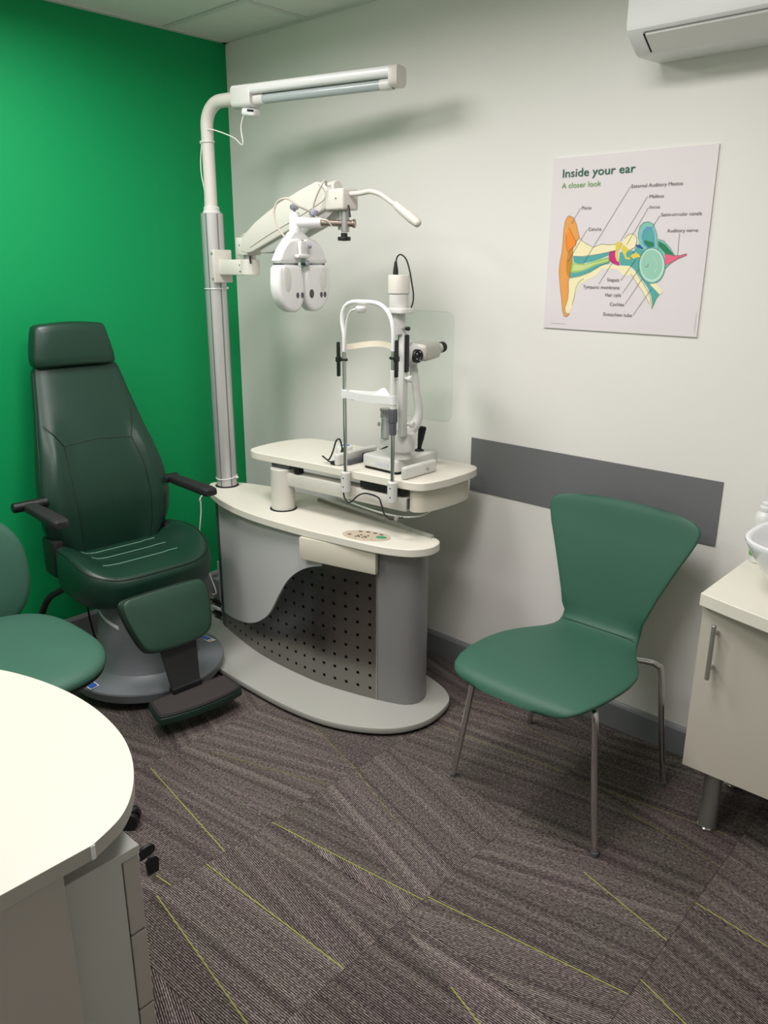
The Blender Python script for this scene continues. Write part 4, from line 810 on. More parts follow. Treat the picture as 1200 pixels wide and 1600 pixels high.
bm = new(); lathe(bm, [(0.0088, 1.522), (0.0085, 1.535), (0.0055, 1.552), (0.0045, 1.562), (0, 1.562)], (LX - 0.014, LY, 0), 14); pg = finish('plug', bm, m_black, parent=S)
bm = new(); tube(bm, [(LX - 0.014, LY, 1.560), (LX - 0.006, LY, 1.578), (LX + 0.006, LY + 0.004, 1.583), (LX + 0.020, LY + 0.012, 1.568), (LX + 0.026, LY + 0.022, 1.535), (LX + 0.028, LY + 0.030, 1.500), (LX + 0.036, LY + 0.030, 1.465), (LX + 0.042, LY + 0.022, 1.440), (LX + 0.040, LY + 0.015, 1.421)], 0.0024, 8, 8); finish('lamp_lead', bm, m_cable_b, parent=S)
bm = new(); cyl(bm, (LX + 0.020, LY - 0.002, 1.356), (LX + 0.038, LY - 0.004, 1.357), 0.005, seg=12); finish('slit_lever', bm, m_satin_st, parent=S)
bm = new(); cyl(bm, (LX + 0.037, LY - 0.004, 1.357), (LX + 0.050, LY - 0.005, 1.357), 0.0068, seg=14, ch=0.001); finish('lever_knob', bm, m_black, parent=S)
bm = new(); prism(bm, [(u, z) for u, z in rrect(LX - 0.006, LX + 0.030, 1.215, 1.336, 0.004)], LY + 0.004, LY + 0.022, axis='y', r=0.002); finish('mirror_mount', bm, m_black, parent=S)
# microscope body along +y
MX, MY, MZ = 1.338, -0.325, 1.266
bm = new(); lathe(bm, [(0, 0), (0.030, 0.0), (0.036, 0.006), (0.038, 0.03), (0.036, 0.062), (0.028, 0.070), (0, 0.070)], (MX, MY - 0.035, MZ), 32, (0, 1, 0)); finish('magnifier_body', bm, m_instr, parent=S)
bm = new(); lathe(bm, [(0, -0.010), (0.026, -0.010), (0.028, -0.004), (0.028, 0.001), (0, 0.001)], (MX, MY - 0.035, MZ), 28, (0, 1, 0)); finish('objective', bm, m_lens, parent=S)
bm = new(); lathe(bm, [(0, 0), (0.0225, 0), (0.0225, 0.010), (0.020, 0.013), (0.012, 0.013), (0.010, 0.011), (0, 0.011)], (MX + 0.034, MY, MZ - 0.002), 28, (1, -0.15, 0)); kn = finish('magnification_knob', bm, m_black, parent=S)
for k in range(5):
    a = 2 * PI * k / 5; bm = new(); q = Vector((MX + 0.0475, MY + 0.014 * math.cos(a), MZ - 0.002 + 0.014 * math.sin(a))); cyl(bm, q, q + Vector((0.0012, 0, 0)), 0.0022, seg=8); finish('dial_dot', bm, m_instr, parent=kn)
bm = new(); Mx = Matrix.Translation((MX + 0.004, MY + 0.085, MZ + 0.010)) @ Matrix.Rotation(math.radians(6), 4, 'X')
box(bm, -0.044, 0.044, -0.055, 0.035, -0.030, 0.028, 0.016, 4, M=Mx); finish('prism_housing', bm, m_instr2, parent=S, smooth=45)
bm = new(); lathe(bm, [(0, 0), (0.024, 0), (0.024, 0.010), (0.018, 0.016), (0, 0.016)], (MX - 0.004, MY - 0.012, MZ + 0.032), 24); finish('body_cap', bm, m_instr2, parent=S)
for dx in (-0.026, 0.032):
    q = Vector((MX + dx, MY + 0.112, MZ + 0.014)); ax = Vector((0, 1, 0.12)).normalized()
    bm = new(); lathe(bm, [(0, 0), (0.016, 0), (0.016, 0.018), (0, 0.018)], q, 22, ax); ep = finish('eyepiece_tube', bm, m_instr, parent=S)
    bm = new(); lathe(bm, [(0, 0.016), (0.0175, 0.016), (0.0185, 0.024), (0.0175, 0.034), (0.015, 0.038), (0.010, 0.036), (0, 0.034)], q, 22, ax); finish('eyecup', bm, m_rubber, parent=ep)
bm = new(); prism(bm, rrect(1.232, 1.497, 1.050, 1.408, 0.032), -0.2865, -0.2835, axis='y', r=0.0006, seg=1); finish('breath_shield', bm, m_acryl, parent=S)
# joystick
bm = new(); lathe(bm, [(0.017, 0.912), (0.018, 0.914), (0.012, 0.918), (0, 0.918)], (1.298, -0.212, 0), 20); tube(bm, [(1.298, -0.212, 0.914), (1.300, -0.212, 0.930), (1.304, -0.212, 0.955), (1.311, -0.212, 0.995), (1.312, -0.212, 0.998)], 0.008, 14, 3, radii=[0.0075, 0.0075, 0.011, 0.0145, 0.012]); finish('joystick', bm, m_rubber, parent=S, smooth=50)
bm = new(); tube(bm, [(1.150, -0.30, 0.886), (1.19, -0.27, 0.918), (1.24, -0.27, 0.925), (1.30, -0.29, 0.935)], 0.003, 8, 6); finish('base_lead', bm, m_cable_b, parent=S)

# white puck and black plug lead on the instrument table
t = thing('round_puck', 'small round white puck with a blue top on the instrument table', 'puck', (0.965, -0.262, 0.860))
bm = new(); lathe(bm, [(0.030, 0.8603), (0.032, 0.8633), (0.032, 0.884), (0.029, 0.888), (0, 0.889)], (0.965, -0.262, 0), 30); finish('body', bm, m_pure, parent=t)
bm = new(); lathe(bm, [(0.0, 0.8888), (0.016, 0.8888), (0.016, 0.8898), (0, 0.8898)], (0.968, -0.258, 0), 20); finish('blue_label', bm, mat('pale_blue_print', (96, 140, 190), 0.4), parent=t)
bm = new(); tube(bm, [(1.08, -0.42, 0.8635), (1.060, -0.435, 0.872), (1.040, -0.44, 0.885), (1.028, -0.435, 0.885), (1.042, -0.42, 0.872), (1.065, -0.42, 0.905), (1.073, -0.41, 0.945), (1.082, -0.40, 0.950), (1.086, -0.395, 0.925), (1.088, -0.392, 0.900)], 0.003, 8, 8)
tube(bm, [(1.088, -0.392, 0.920), (1.088, -0.392, 0.905), (1.088, -0.392, 0.880)], 0.007, 10, 3, radii=[0.004, 0.008, 0.009]); box(bm, 1.066, 1.086, -0.436, -0.412, 0.8605, 0.874, 0.003)
tag(finish('power_lead', bm, m_cable_b, origin=(1.07, -0.43, 0.86)), 'black plug lead looped on the instrument table beside the rail cover', 'cable')

# ================================================================ EXAMINATION CHAIR (faces +x)
CY = -0.925
E = thing('examination_chair', 'dark green vinyl examination chair with headrest, armrests and footrest', 'chair', (0.522, -0.918, 0))
BC = (0.522, -0.918, 0)
bm = new(); lathe(bm, [(0.215, 0.0), (0.218, 0.004), (0.218, 0.038), (0, 0.038)], BC, 56); finish('base_ring', bm, m_black, parent=E)
bm = new(); lathe(bm, [(0.270, 0.0365), (0.283, 0.038), (0.290, 0.070), (0.288, 0.076), (0.280, 0.079), (0.250, 0.084), (0.220, 0.090), (0.200, 0.102), (0.187, 0.126), (0.178, 0.18), (0.170, 0.26), (0.163, 0.365), (0, 0.365)], BC, 64); cov = finish('base_cover', bm, m_chairbase, parent=E, smooth=28)
bm = new(); lathe(bm, [(0.0, 0.0), (0.075, 0.0), (0.072, 0.006), (0.0, 0.008)], (0.680, -0.945, 0.112), 28, (1, -0.3, 0.25), sy=0.45); finish('cover_lip', bm, m_chairbase, parent=cov)
def sticker(cx, cy, ang, z0, yellow):
    Mx = Matrix.Translation((cx, cy, z0)) @ Matrix.Rotation(ang, 4, 'Z') @ Matrix.Rotation(math.radians(-8 if cy < -0.9 else 8) * -1, 4, 'X')
    bm = new(); box(bm, -0.034, 0.034, -0.017, 0.017, 0, 0.0008, M=Mx); s = finish('safety_label', bm, m_labelwhite, parent=cov, smooth=0)
    b2 = []
    bm = new(); box(bm, -0.031, 0.012 if yellow else 0.031, -0.0135, 0.0135, 0.0008, 0.0012, M=Mx, mi=0)
    for k in range(3): box(bm, -0.026, 0.006 if yellow else 0.024, -0.0085 + 0.007 * k, -0.0065 + 0.007 * k, 0.0012, 0.0014, M=Mx, mi=1)
    if yellow: prism(bm, [(0.014, -0.012), (0.031, -0.012), (0.0225, 0.012)], 0.0008, 0.0013, M=Mx, mi=2)
    bmesh.ops.recalc_face_normals(bm, faces=bm.faces[:]); bmesh.ops.translate(bm, verts=bm.verts[:], vec=-E.location)
    me = bpy.data.meshes.new('label_print'); bm.to_mesh(me); bm.free()
    for mm in (m_labelblue, mat('label_text_pale', (120, 160, 225), 0.4), m_labelyellow): me.materials.append(mm)
    o = bpy.data.objects.new('label_print', me); COL.objects.link(o); o.parent = cov
sticker(0.580, -1.180, math.radians(3), 0.0825, False)
sticker(0.556, -0.672, math.radians(8), 0.0845, True)
# narrow white label on the pedestal
a = math.radians(-118); bm = new(); rows = []
for k in range(7):
    aa = a + 0.17 * k; zz = 0.345 - 0.010 * k; r = 0.1655 + (0.365 - zz) * 0.066
    rows.append([(BC[0] + r * math.cos(aa), BC[1] + r * math.sin(aa), zz), (BC[0] + r * math.cos(aa), BC[1] + r * math.sin(aa), zz - 0.013), (BC[0] + (r - .002) * math.cos(aa), BC[1] + (r - .002) * math.sin(aa), zz - 0.013), (BC[0] + (r - .002) * math.cos(aa), BC[1] + (r - .002) * math.sin(aa), zz)])
loft(bm, rows); finish('strip_label', bm, m_labelwhite, parent=cov)
# seat support
bm = new(); box(bm, 0.36, 0.66, CY - 0.12, CY + 0.12, 0.355, 0.385, 0.005); finish('seat_support', bm, m_black, parent=E)
# seat cushion
SXc, SXa, SYb = 0.467, 0.212, 0.266
def seat_top(x, y):
    v = abs(y - CY - 0.016) / SYb; u = (x - SXc) / SXa
    bol = 0.046 * sstep((v - 0.50) / 0.38) * (1 - 0.75 * sstep((u + 0.15) / 0.9))
    return 0.497 + bol + 0.010 * sstep((u + 1) / 1.2) - 0.024 * sstep((u - 0.45) / 0.55)
N = 64; rings = []
out = sup(N, SXa, SYb, 3.6)
def taper(x, y): return (x, y + 0.016)
out = [taper(*q) for q in out]
for s, z in ((0.55, 0.372), (0.86, 0.372), (0.93, 0.376), (0.965, 0.390), (0.985, 0.415), (1.0, 0.450), (0.998, 0.470)):
    rings.append([(SXc + s * x, CY + s * y, z) for x, y in out])
for s, dz in ((0.985, -0.010), (0.962, -0.002), (0.935, 0.002), (0.90, 0.0035), (0.82, 0.004), (0.70, 0.003), (0.55, 0.0), (0.38, -0.002), (0.2, -0.003), (0.06, -0.003)):
    rings.append([(SXc + s * x, CY + s * y, seat_top(SXc + s * x, CY + s * y) + dz) for x, y in out])
bm = new(); loft(bm, rings); seat = finish('seat', bm, m_vinyl, parent=E, smooth=70)
bm = new(); ring = [(SXc + 0.972 * x, CY + 0.972 * y, seat_top(SXc + 0.972 * x, CY + 0.972 * y) - 0.003) for x, y in out]; tube(bm, ring + [ring[0]], 0.0026, 6, 0); finish('seat_piping', bm, m_stitch, parent=seat)
for x in (0.385, 0.475, 0.565):
    bm = new(); tube(bm, [(x, CY + y, seat_top(x, CY + y) + 0.0005 + (0.002 if abs(y) > .1 else 0)) for y in [-0.155 + 0.02 * k for k in range(16)]], 0.0022, 6, 0); finish('seat_stitching', bm, m_stitch2, parent=seat)
bm = new(); tube(bm, [(0.655 - 0.02 * k, CY - 0.150, seat_top(0.655 - 0.02 * k, CY - 0.15) + 0.0008) for k in range(3)], 0.0016, 6, 0); finish('seat_stitching', bm, m_stitch, parent=seat)
# backrest
WB = [(0.455, 0.150), (0.475, 0.180), (0.50, 0.203), (0.54, 0.226), (0.60, 0.247), (0.66, 0.255), (0.72, 0.254), (0.80, 0.243), (0.90, 0.221), (1.00, 0.198), (1.10, 0.178), (1.16, 0.167), (1.18, 0.160)]
XF = [(0.455, 0.325), (0.50, 0.338), (0.58, 0.352), (0.68, 0.355), (0.78, 0.338), (0.88, 0.303), (1.0, 0.255), (1.1, 0.213), (1.18, 0.182)]
TH = [(0.455, 0.030), (0.475, 0.043), (0.52, 0.050), (0.75, 0.050), (1.0, 0.044), (1.165, 0.038), (1.18, 0.026)]
def back_front(y, z):
    v = abs(y - CY) / interp(WB, z); lower = 1 - sstep((z - 0.86) / 0.16)
    return interp(XF, z) + lower * 0.026 * sstep((v - 0.52) / 0.28) * (1 - 0.6 * sstep((v - 0.8) / 0.2))
zs_ = [0.455, 0.462, 0.475, 0.49, 0.51, 0.54, 0.57, 0.60, 0.64, 0.68, 0.72, 0.76, 0.80, 0.84, 0.88, 0.92, 0.96, 1.0, 1.04, 1.08, 1.12, 1.15, 1.168, 1.176, 1.18]
rings = []
for z in zs_:
    w, x0, th = interp(WB, z), interp(XF, z), interp(TH, z); ring = []
    for u, v in sup(48, 1, 1, 4.0):     # u depth, v width
        y = CY + v * w; depth = u * th
        x = (back_front(y, z) - th + depth) if u > 0 else (x0 - th + depth)
        ring.append((x, y, z))
    rings.append(ring)
bm = new(); loft(bm, rings); back = finish('backrest', bm, m_vinyl, parent=E, smooth=70)
def bline(pts, r=0.0016, m=m_stitch):
    bm = new(); P = []
    for a, b in zip(pts[:-1], pts[1:]):
        for k in range(8): t = k / 8; P.append((a[0] + (b[0] - a[0]) * t, a[1] + (b[1] - a[1]) * t))
    P.append(pts[-1]); tube(bm, [(back_front(CY + y, z) - 0.0002, CY + y, z) for y, z in P], r, 6, 0); finish('back_seam', bm, m, parent=back)
bline([(-0.135, 0.905), (0.0, 0.916), (0.130, 0.905)])
bline([(-0.135, 0.905), (-0.165, 0.955), (-0.192, 0.985)]); bline([(0.130, 0.905), (0.150, 0.965), (0.165, 1.01)])
bline([(-0.135, 0.905), (-0.138, 0.80), (-0.134, 0.68), (-0.125, 0.56), (-0.118, 0.49)]); bline([(0.130, 0.905), (0.152, 0.82), (0.160, 0.70), (0.156, 0.59), (0.14, 0.49)])
for sg in (-1, 1):
    bm = new(); tube(bm, [(interp(XF, z) - interp(TH, z) * 0.75 + (0.012 if z < 0.9 else 0.004), CY + sg * (interp(WB, z) * 0.992 + 0.001), z) for z in zs_[3:-2]], 0.0022, 6, 0); finish('back_piping', bm, m_stitch, parent=back)
bm = new(); box(bm, 0.195, 0.245, CY - 0.14, CY + 0.14, 0.40, 0.80, 0.01); box(bm, 0.265, 0.365, CY - 0.250, CY - 0.205, 0.43, 0.575, 0.010); box(bm, 0.265, 0.365, CY + 0.205, CY + 0.235, 0.43, 0.55, 0.010); finish('back_bracket', bm, m_black, parent=E)
# headrest
rings = []
for z, w, x0, th in ((1.180, 0.136, 0.186, 0.020), (1.183, 0.154, 0.202, 0.036), (1.192, 0.163, 0.207, 0.043), (1.22, 0.162, 0.206, 0.046), (1.26, 0.155, 0.200, 0.046), (1.305, 0.145, 0.192, 0.043), (1.326, 0.139, 0.186, 0.038), (1.334, 0.130, 0.178, 0.028), (1.336, 0.112, 0.170, 0.018)):
    rings.append([(x0 - th + u * th, CY - 0.010 + v * w * 0.97, z + 0.006 * (1 - v * v) * (1 if z > 1.25 else 0.6)) for u, v in sup(44, 1, 1, 4.5)])
bm = new(); loft(bm, rings); hr = finish('headrest', bm, m_vinyl, parent=E, smooth=70)
bm = new(); box(bm, 0.135, 0.155, CY - 0.05, CY + 0.05, 1.10, 1.25, 0.004); finish('headrest_bar', bm, m_black, parent=E)
# armrests
for sg in (-1, 1):
    ya = CY - 0.020 + sg * 0.287; zA = 0.016
    bm = new(); cyl(bm, (0.335, CY + sg * 0.235, 0.706 + zA), (0.335, ya + sg * (0.052 if sg < 0 else 0.030), 0.706 + zA), 0.0185, seg=24, ch=0.003); finish('arm_pivot', bm, m_black, parent=E)
    bm = new()
    rr = []
    for x, w, h, zc in ((0.352, 0.016, 0.014, 0.704), (0.37, 0.024, 0.015, 0.706), (0.45, 0.026, 0.0155, 0.707), (0.60, 0.028, 0.0165, 0.707), (0.630, 0.0265, 0.0155, 0.706), (0.640, 0.022, 0.011, 0.705)):
        rr.append([(x, ya + u, zc + zA + v) for u, v in sup(24, w, h, 4.5)])
    loft(bm, rr); finish('armrest', bm, m_rubber, parent=E, smooth=60)
# leg rest pad (tilted plane: top x=.748 z=.445, bottom x=.832 z=.245)
pt0, pt1 = Vector((0.748, 0, 0.447)), Vector((0.832, 0, 0.245)); dv = (pt1 - pt0).normalized(); nv = Vector((-dv.z, 0, dv.x)); nv = nv if nv.x > 0 else -nv
def pad_pt(y, s, off): p = pt0 + dv * s + nv * off; return (p.x, CY - 0.035 + y, p.z)
ol = crom2([(-0.150, 0.004), (-0.165, 0.022), (-0.158, 0.085), (-0.135, 0.165), (-0.110, 0.200), (-0.05, 0.212), (0.03, 0.214), (0.10, 0.206), (0.142, 0.180), (0.160, 0.11), (0.168, 0.045), (0.160, 0.012), (0.13, 0.0), (0, -0.002), (-0.12, 0.0)], 4)
cxs, cys = sum(p[0] for p in ol) / len(ol), sum(p[1] for p in ol) / len(ol)
def pad_ring(k, off): return [pad_pt(cxs + (a - cxs) * k, cys + (b - cys) * k, off) for a, b in ol]
bm = new(); loft(bm, [pad_ring(0.9, 0.012), pad_ring(1.0, 0.013), pad_ring(1.0, 0.020), pad_ring(0.985, 0.028), pad_ring(0.955, 0.033), pad_ring(0.90, 0.035), pad_ring(0.5, 0.0365), pad_ring(0.08, 0.037)]); lp = finish('leg_rest', bm, m_vinyl2, parent=E, smooth=60)
bm = new(); rg = pad_ring(0.972, 0.031); tube(bm, rg + [rg[0]], 0.0020, 6, 0); finish('leg_rest_piping', bm, m_stitch, parent=lp)
bm = new(); loft(bm, [pad_ring(1.01, -0.004), pad_ring(1.015, 0.000), pad_ring(1.015, 0.010), pad_ring(1.0, 0.0125)]); finish('leg_rest_board', bm, m_black, parent=E, smooth=40)
bm = new(); loft(bm, [[(0.806, CY - 0.090, 0.290), (0.806, CY + 0.060, 0.290), (0.790, CY + 0.060, 0.290), (0.790, CY - 0.090, 0.290)], [(0.882, CY - 0.085, 0.118), (0.882, CY + 0.022, 0.118), (0.862, CY + 0.022, 0.118), (0.862, CY - 0.085, 0.118)]]); box(bm, 0.858, 0.892, CY - 0.090, CY + 0.026, 0.100, 0.124, 0.003); finish('footrest_stem', bm, mat('black_satin_metal', (30, 30, 32), 0.4), parent=E, smooth=0)
Mx = Matrix.Translation((0.937, CY - 0.030, 0.092)) @ Matrix.Rotation(math.radians(-3), 4, 'Z') @ Matrix.Rotation(math.radians(4), 4, 'Y')
fo = [(-0.062, -0.135), (-0.066, 0.0), (-0.062, 0.135), (-0.045, 0.152), (0.03, 0.160), (0.052, 0.148), (0.066, 0.06), (0.068, 0.0), (0.066, -0.06), (0.052, -0.148), (0.03, -0.160), (-0.045, -0.152)]
bm = new(); prism(bm, crom2(fo, 4), -0.030, 0.000, r=0.006, seg=3, M=Mx); ft = finish('footrest', bm, m_vinyl, parent=E)
bm = new(); prism(bm, [(x * 0.97, y * 0.985) for x, y in crom2(fo, 4)], 0.000, 0.006, r=0.002, M=Mx); finish('footrest_mat', bm, m_rubber, parent=ft)
bm = new(); prism(bm, [(x * 0.86, y * 0.93) for x, y in crom2(fo, 4)], 0.006, 0.0075, M=Mx); finish('footrest_grip', bm, mat('brown_black_rubber', (52, 46, 44), 0.85, bump=0.3, bscale=700), parent=ft)
E.rotation_euler = (0, 0, math.radians(-3.5))
# cables at the back of the chair
bm = new(); tube(bm, [(0.33, -1.06, 0.39), (0.24, -1.12, 0.33), (0.14, -1.14, 0.26), (0.06, -1.16, 0.12), (0.05, -1.18, 0.02), (0.10, -1.20, 0.012)], 0.013, 10, 8); finish('corrugated_hose', bm, m_rubber, parent=E)
bm = new(); tube(bm, [(0.36, -1.02, 0.38), (0.25, -1.02, 0.30), (0.20, -1.0, 0.15), (0.21, -0.98, 0.01)], 0.004, 8, 8); finish('chair_lead', bm, m_cable_b, parent=E)
bm = new(); tube(bm, [(0.30, -1.0, 0.36), (0.24, -0.95, 0.22), (0.36, -0.86, 0.12)], 0.004, 8, 8); finish('chair_lead', bm, m_cable_b, parent=E)

# ================================================================ VISITOR CHAIR (faces -y)
VX = 2.055
V = thing('visitor_chair', 'green waisted visitor chair with four thin chrome legs', 'chair', (VX, -0.41, 0))
# shell centre-line profile from seat front to back top: (y, z, half width)
prof = [(-0.738, 0.428, 0.120), (-0.735, 0.438, 0.160), (-0.722, 0.449, 0.186), (-0.695, 0.456, 0.205), (-0.65, 0.459, 0.220), (-0.59, 0.458, 0.2295), (-0.53, 0.455, 0.2335), (-0.47, 0.451, 0.2325), (-0.41, 0.447, 0.224), (-0.36, 0.444, 0.206), (-0.315, 0.442, 0.181), (-0.28, 0.441, 0.160), (-0.252, 0.443, 0.145), (-0.232, 0.449, 0.136), (-0.217, 0.462, 0.132), (-0.207, 0.480, 0.132), (-0.200, 0.505, 0.138), (-0.190, 0.55, 0.152), (-0.180, 0.60, 0.170), (-0.168, 0.65, 0.190), (-0.155, 0.70, 0.211), (-0.142, 0.745, 0.232), (-0.131, 0.780, 0.2455), (-0.124, 0.803, 0.249), (-0.119, 0.820, 0.243), (-0.115, 0.833, 0.225), (-0.113, 0.842, 0.195), (-0.1115, 0.847, 0.155)]
n = len(prof); rings = []
for i, (y, z, w) in enumerate(prof):
    a = prof[max(i - 1, 0)]; b = prof[min(i + 1, n - 1)]; d = Vector((0, b[0] - a[0], b[1] - a[1])).normalized(); nn = Vector((0, -d.z, d.y))
    th = 0.0115 if 1 < i < n - 2 else 0.0085
    ring = []
    for u, v in sup(36, 1, 1, 5.0 if 2 < i < n - 3 else 3.0):
        x = u * w
        seatness = 1 - sstep((z - 0.45) / 0.1) if i > 9 else 1
        cup = (0.012 * u * u if seatness < 0.5 else -0.006 * max(0, abs(u) - 0.5) ** 2 * 4)
        crown = (0.010 * (1 - u * u)) if i >= n - 5 else 0.0
        p = Vector((VX + x, y, z)) + nn * (v * th * (1 - 0.25 * u ** 4) + cup) + Vector((0, 0, crown))
        ring.append(p)
    rings.append(ring)
bm = new(); loft(bm, rings); shell = finish('seat_shell', bm, m_fabric, parent=V, smooth=70)
bm = new(); tube(bm, [(VX + 0.122 * k / 8, -0.2335, 0.4660) for k in range(-8, 9)], 0.0014, 6, 0); finish('crease_seam', bm, mat('stitch_mid_green', (44, 88, 68), 0.6), parent=shell)
LEGS = [((1.802, -0.617), (1.880, -0.545)), ((2.308, -0.636), (2.232, -0.570)), ((2.312, -0.206), (2.200, -0.290)), ((1.812, -0.190), (1.910, -0.290))]
for k, ((fx, fy_), (tx, ty)) in enumerate(LEGS):
    bm = new(); sgx = 1 if fx > VX else -1
    kx, ky = fx - sgx * 0.055, fy_ + (0.03 if k < 2 else -0.028)
    zk = 0.0
    if k >= 2: kx, ky = fx - sgx * 0.045, fy_ - 0.022
    if k == 3: kx, ky, zk = fx + 0.085, fy_ - 0.060, -0.022
    tube(bm, [(fx, fy_, 0.004), (fx + (kx - fx) * 0.5, fy_ + (ky - fy_) * 0.5, 0.205), (kx + sgx * 0.006, ky, 0.385 + zk), (kx - sgx * 0.006, ky + (ty - ky) * 0.15, 0.412 + zk), (kx - sgx * 0.03, ky + (ty - ky) * 0.4, 0.422 + zk * 0.4), (tx - sgx * 0.05, ty, 0.424), (VX + sgx * 0.02, ty, 0.424)], 0.0095, 14, 6); lg = finish('leg', bm, m_chrome, parent=V, smooth=60)
    bm = new(); cyl(bm, (fx, fy_, 0.0), (fx, fy_, 0.014), 0.0108, seg=14, ch=0.001); finish('glide', bm, m_gripgrey, parent=lg)

# ================================================================ OFFICE CHAIR (faces +x)
OX, OY = 0.886, -1.585
O = thing('office_chair', 'sea green swivel office chair tucked behind the round-ended desk', 'chair', (OX, OY, 0))
out = sup(56, 0.285, 0.252, 2.9); rings = []
for s, z in ((0.5, 0.437), (0.94, 0.437), (0.985, 0.442), (1.0, 0.452), (0.985, 0.463), (0.95, 0.471), (0.88, 0.477), (0.7, 0.481), (0.4, 0.481), (0.1, 0.480)):
    rings.append([(OX + s * x, OY + s * y, z - 0.010 * sstep((x / 0.285 - 0.5) / 0.5) * s) for x, y in out])
bm = new(); loft(bm, rings); finish('seat', bm, m_fabric2, parent=O, smooth=70)
bm = new(); loft(bm, [[(OX + s * x, OY + s * y, z - 0.008 * sstep((x / 0.285 - 0.5) / 0.5)) for x, y in out] for s, z in ((0.80, 0.421), (0.93, 0.424), (0.975, 0.430), (0.985, 0.437))]); finish('seat_shell', bm, m_black, parent=O, smooth=50)
rings = []
bo = sup(48, 0.225, 0.200, 2.5)
for s, x in ((0.6, 0.545), (0.95, 0.545), (1.0, 0.555), (1.0, 0.572), (0.97, 0.588), (0.88, 0.598), (0.5, 0.604), (0.1, 0.605)):
    rings.append([(x - 0.09 * (s * w / 0.200) * 0.3 - 0.03 * 0 + 0.018 * (s * v / 0.225) ** 2, OY + 0.005 + s * v, 0.605 + s * w) for v, w in bo])
bm = new(); loft(bm, rings); finish('backrest', bm, m_fabric2, parent=O, smooth=70)
bm = new(); tube(bm, [(0.55, OY, 0.56), (0.535, OY, 0.48), (0.58, OY, 0.42), (0.74, OY, 0.41)], 0.016, 12, 8); finish('back_bar', bm, m_black, parent=O)
KX, KY = 1.025, -1.668
bm = new(); box(bm, 0.80, 1.06, KY - 0.08, KY + 0.08, 0.385, 0.411, 0.006); finish('tilt_mechanism', bm, m_black, parent=O)
bm = new(); cyl(bm, (KX, KY, 0.10), (KX, KY, 0.26), 0.028, seg=20); cyl(bm, (KX, KY, 0.26), (KX, KY, 0.386), 0.015, seg=16); finish('gas_column', bm, m_black, parent=O)
for k in range(5):
    a = math.radians(44 + 72 * k); dx, dy = math.cos(a), math.sin(a); R_ = 0.33
    bm = new(); tube(bm, [(KX + dx * 0.02, KY + dy * 0.02, 0.115), (KX + dx * 0.18, KY + dy * 0.18, 0.100), (KX + dx * R_, KY + dy * R_, 0.078)], 0.02, 10, 4, radii=[0.026, 0.021, 0.015]); finish('base_leg', bm, m_black, parent=O)
    bm = new(); c = Vector((KX + dx * R_, KY + dy * R_, 0.0285)); ax = Vector((-dy, dx, 0))
    for sgn in (-1, 1): lathe(bm, [(0, -0.010), (0.026, -0.010), (0.028, -0.006), (0.028, 0.006), (0.026, 0.010), (0, 0.010)], c + ax * 0.014 * sgn, 22, ax)
    cyl(bm, c + Vector((0, 0, 0.0)), c + Vector((0, 0, 0.05)), 0.008, seg=10); box(bm, c.x - 0.02, c.x + 0.02, c.y - 0.02, c.y + 0.02, 0.045, 0.062, 0.008); finish('castor', bm, m_black, parent=O)

# ================================================================ DESK AND DRAWER PEDESTAL
D = thing('desk', 'cream desk with a rounded end in the lower left foreground', 'desk', (1.7, -2.2, 0))
arcp = [(2.12, -1.933), (2.093, -1.871), (2.045, -1.823), (1.978, -1.783), (1.905, -1.757), (1.827, -1.744), (1.745, -1.741), (1.659, -1.749), (1.565, -1.770), (1.476, -1.803), (1.36, -1.865), (1.26, -1.945), (1.18, -2.05), (1.14, -2.2)]
arcs = [(v.x, v.y) for v in crom([(x, y, 0) for x, y in arcp], 5)]
outl = arcs + [(1.14, -2.75), (2.12, -2.75)]
bm = new(); prism(bm, outl, 0.7045, 0.7285); tp = finish('desk_top', bm, m_deskedge, parent=D, smooth=30)
bm = new(); prism(bm, outl, 0.7286, 0.7300); finish('top_laminate', bm, m_desk, parent=tp, smooth=0)
bm = new(); box(bm, 2.1185, 2.1208, -1.937, -1.930, 0.7047, 0.7284); finish('edge_join', bm, m_labelwhite, parent=tp, smooth=0)
bm = new(); box(bm, 2.088, 2.112, -2.70, -1.978, 0.0, 0.7043, 0.001, 1); finish('end_panel', bm, m_ped2, parent=D, smooth=0)
bm = new(); box(bm, 1.16, 1.184, -2.70, -2.2, 0.0, 0.7043); finish('end_panel', bm, m_ped2, parent=D, smooth=0)
bm = new(); box(bm, 1.184, 2.088, -2.70, -2.68, 0.35, 0.7043); finish('modesty_panel', bm, m_ped2, parent=D, smooth=0)
K = thing('drawer_pedestal', 'pale grey drawer pedestal under the rounded desk end', 'drawer unit', (1.86, -2.1, 0))
bm = new(); box(bm, 1.652, 2.066, -2.38, -1.866, 0.045, 0.622, 0.0008, 1); finish('body', bm, m_ped, parent=K, smooth=0)
bm = new(); box(bm, 1.650, 2.068, -2.385, -1.834, 0.622, 0.640, 0.001, 1); finish('top_board', bm, m_ped, parent=K, smooth=0)
for z0, z1 in ((0.472, 0.6205), (0.310, 0.467), (0.05, 0.305)):
    bm = new(); box(bm, 1.653, 2.067, -1.864, -1.836, z0, z1, 0.001, 1); dw = finish('drawer', bm, m_ped2, parent=K, smooth=0)
    bm = new(); box(bm, 1.655, 2.066, -1.864, -1.837, z0 - 0.0045, z0 - 0.002); finish('drawer_strip', bm, m_chrome, parent=dw, smooth=0)
bm = new(); cyl(bm, (2.045, -1.836, 0.598), (2.045, -1.828, 0.598), 0.010, seg=18); finish('lock', bm, m_satin_st, parent=K)
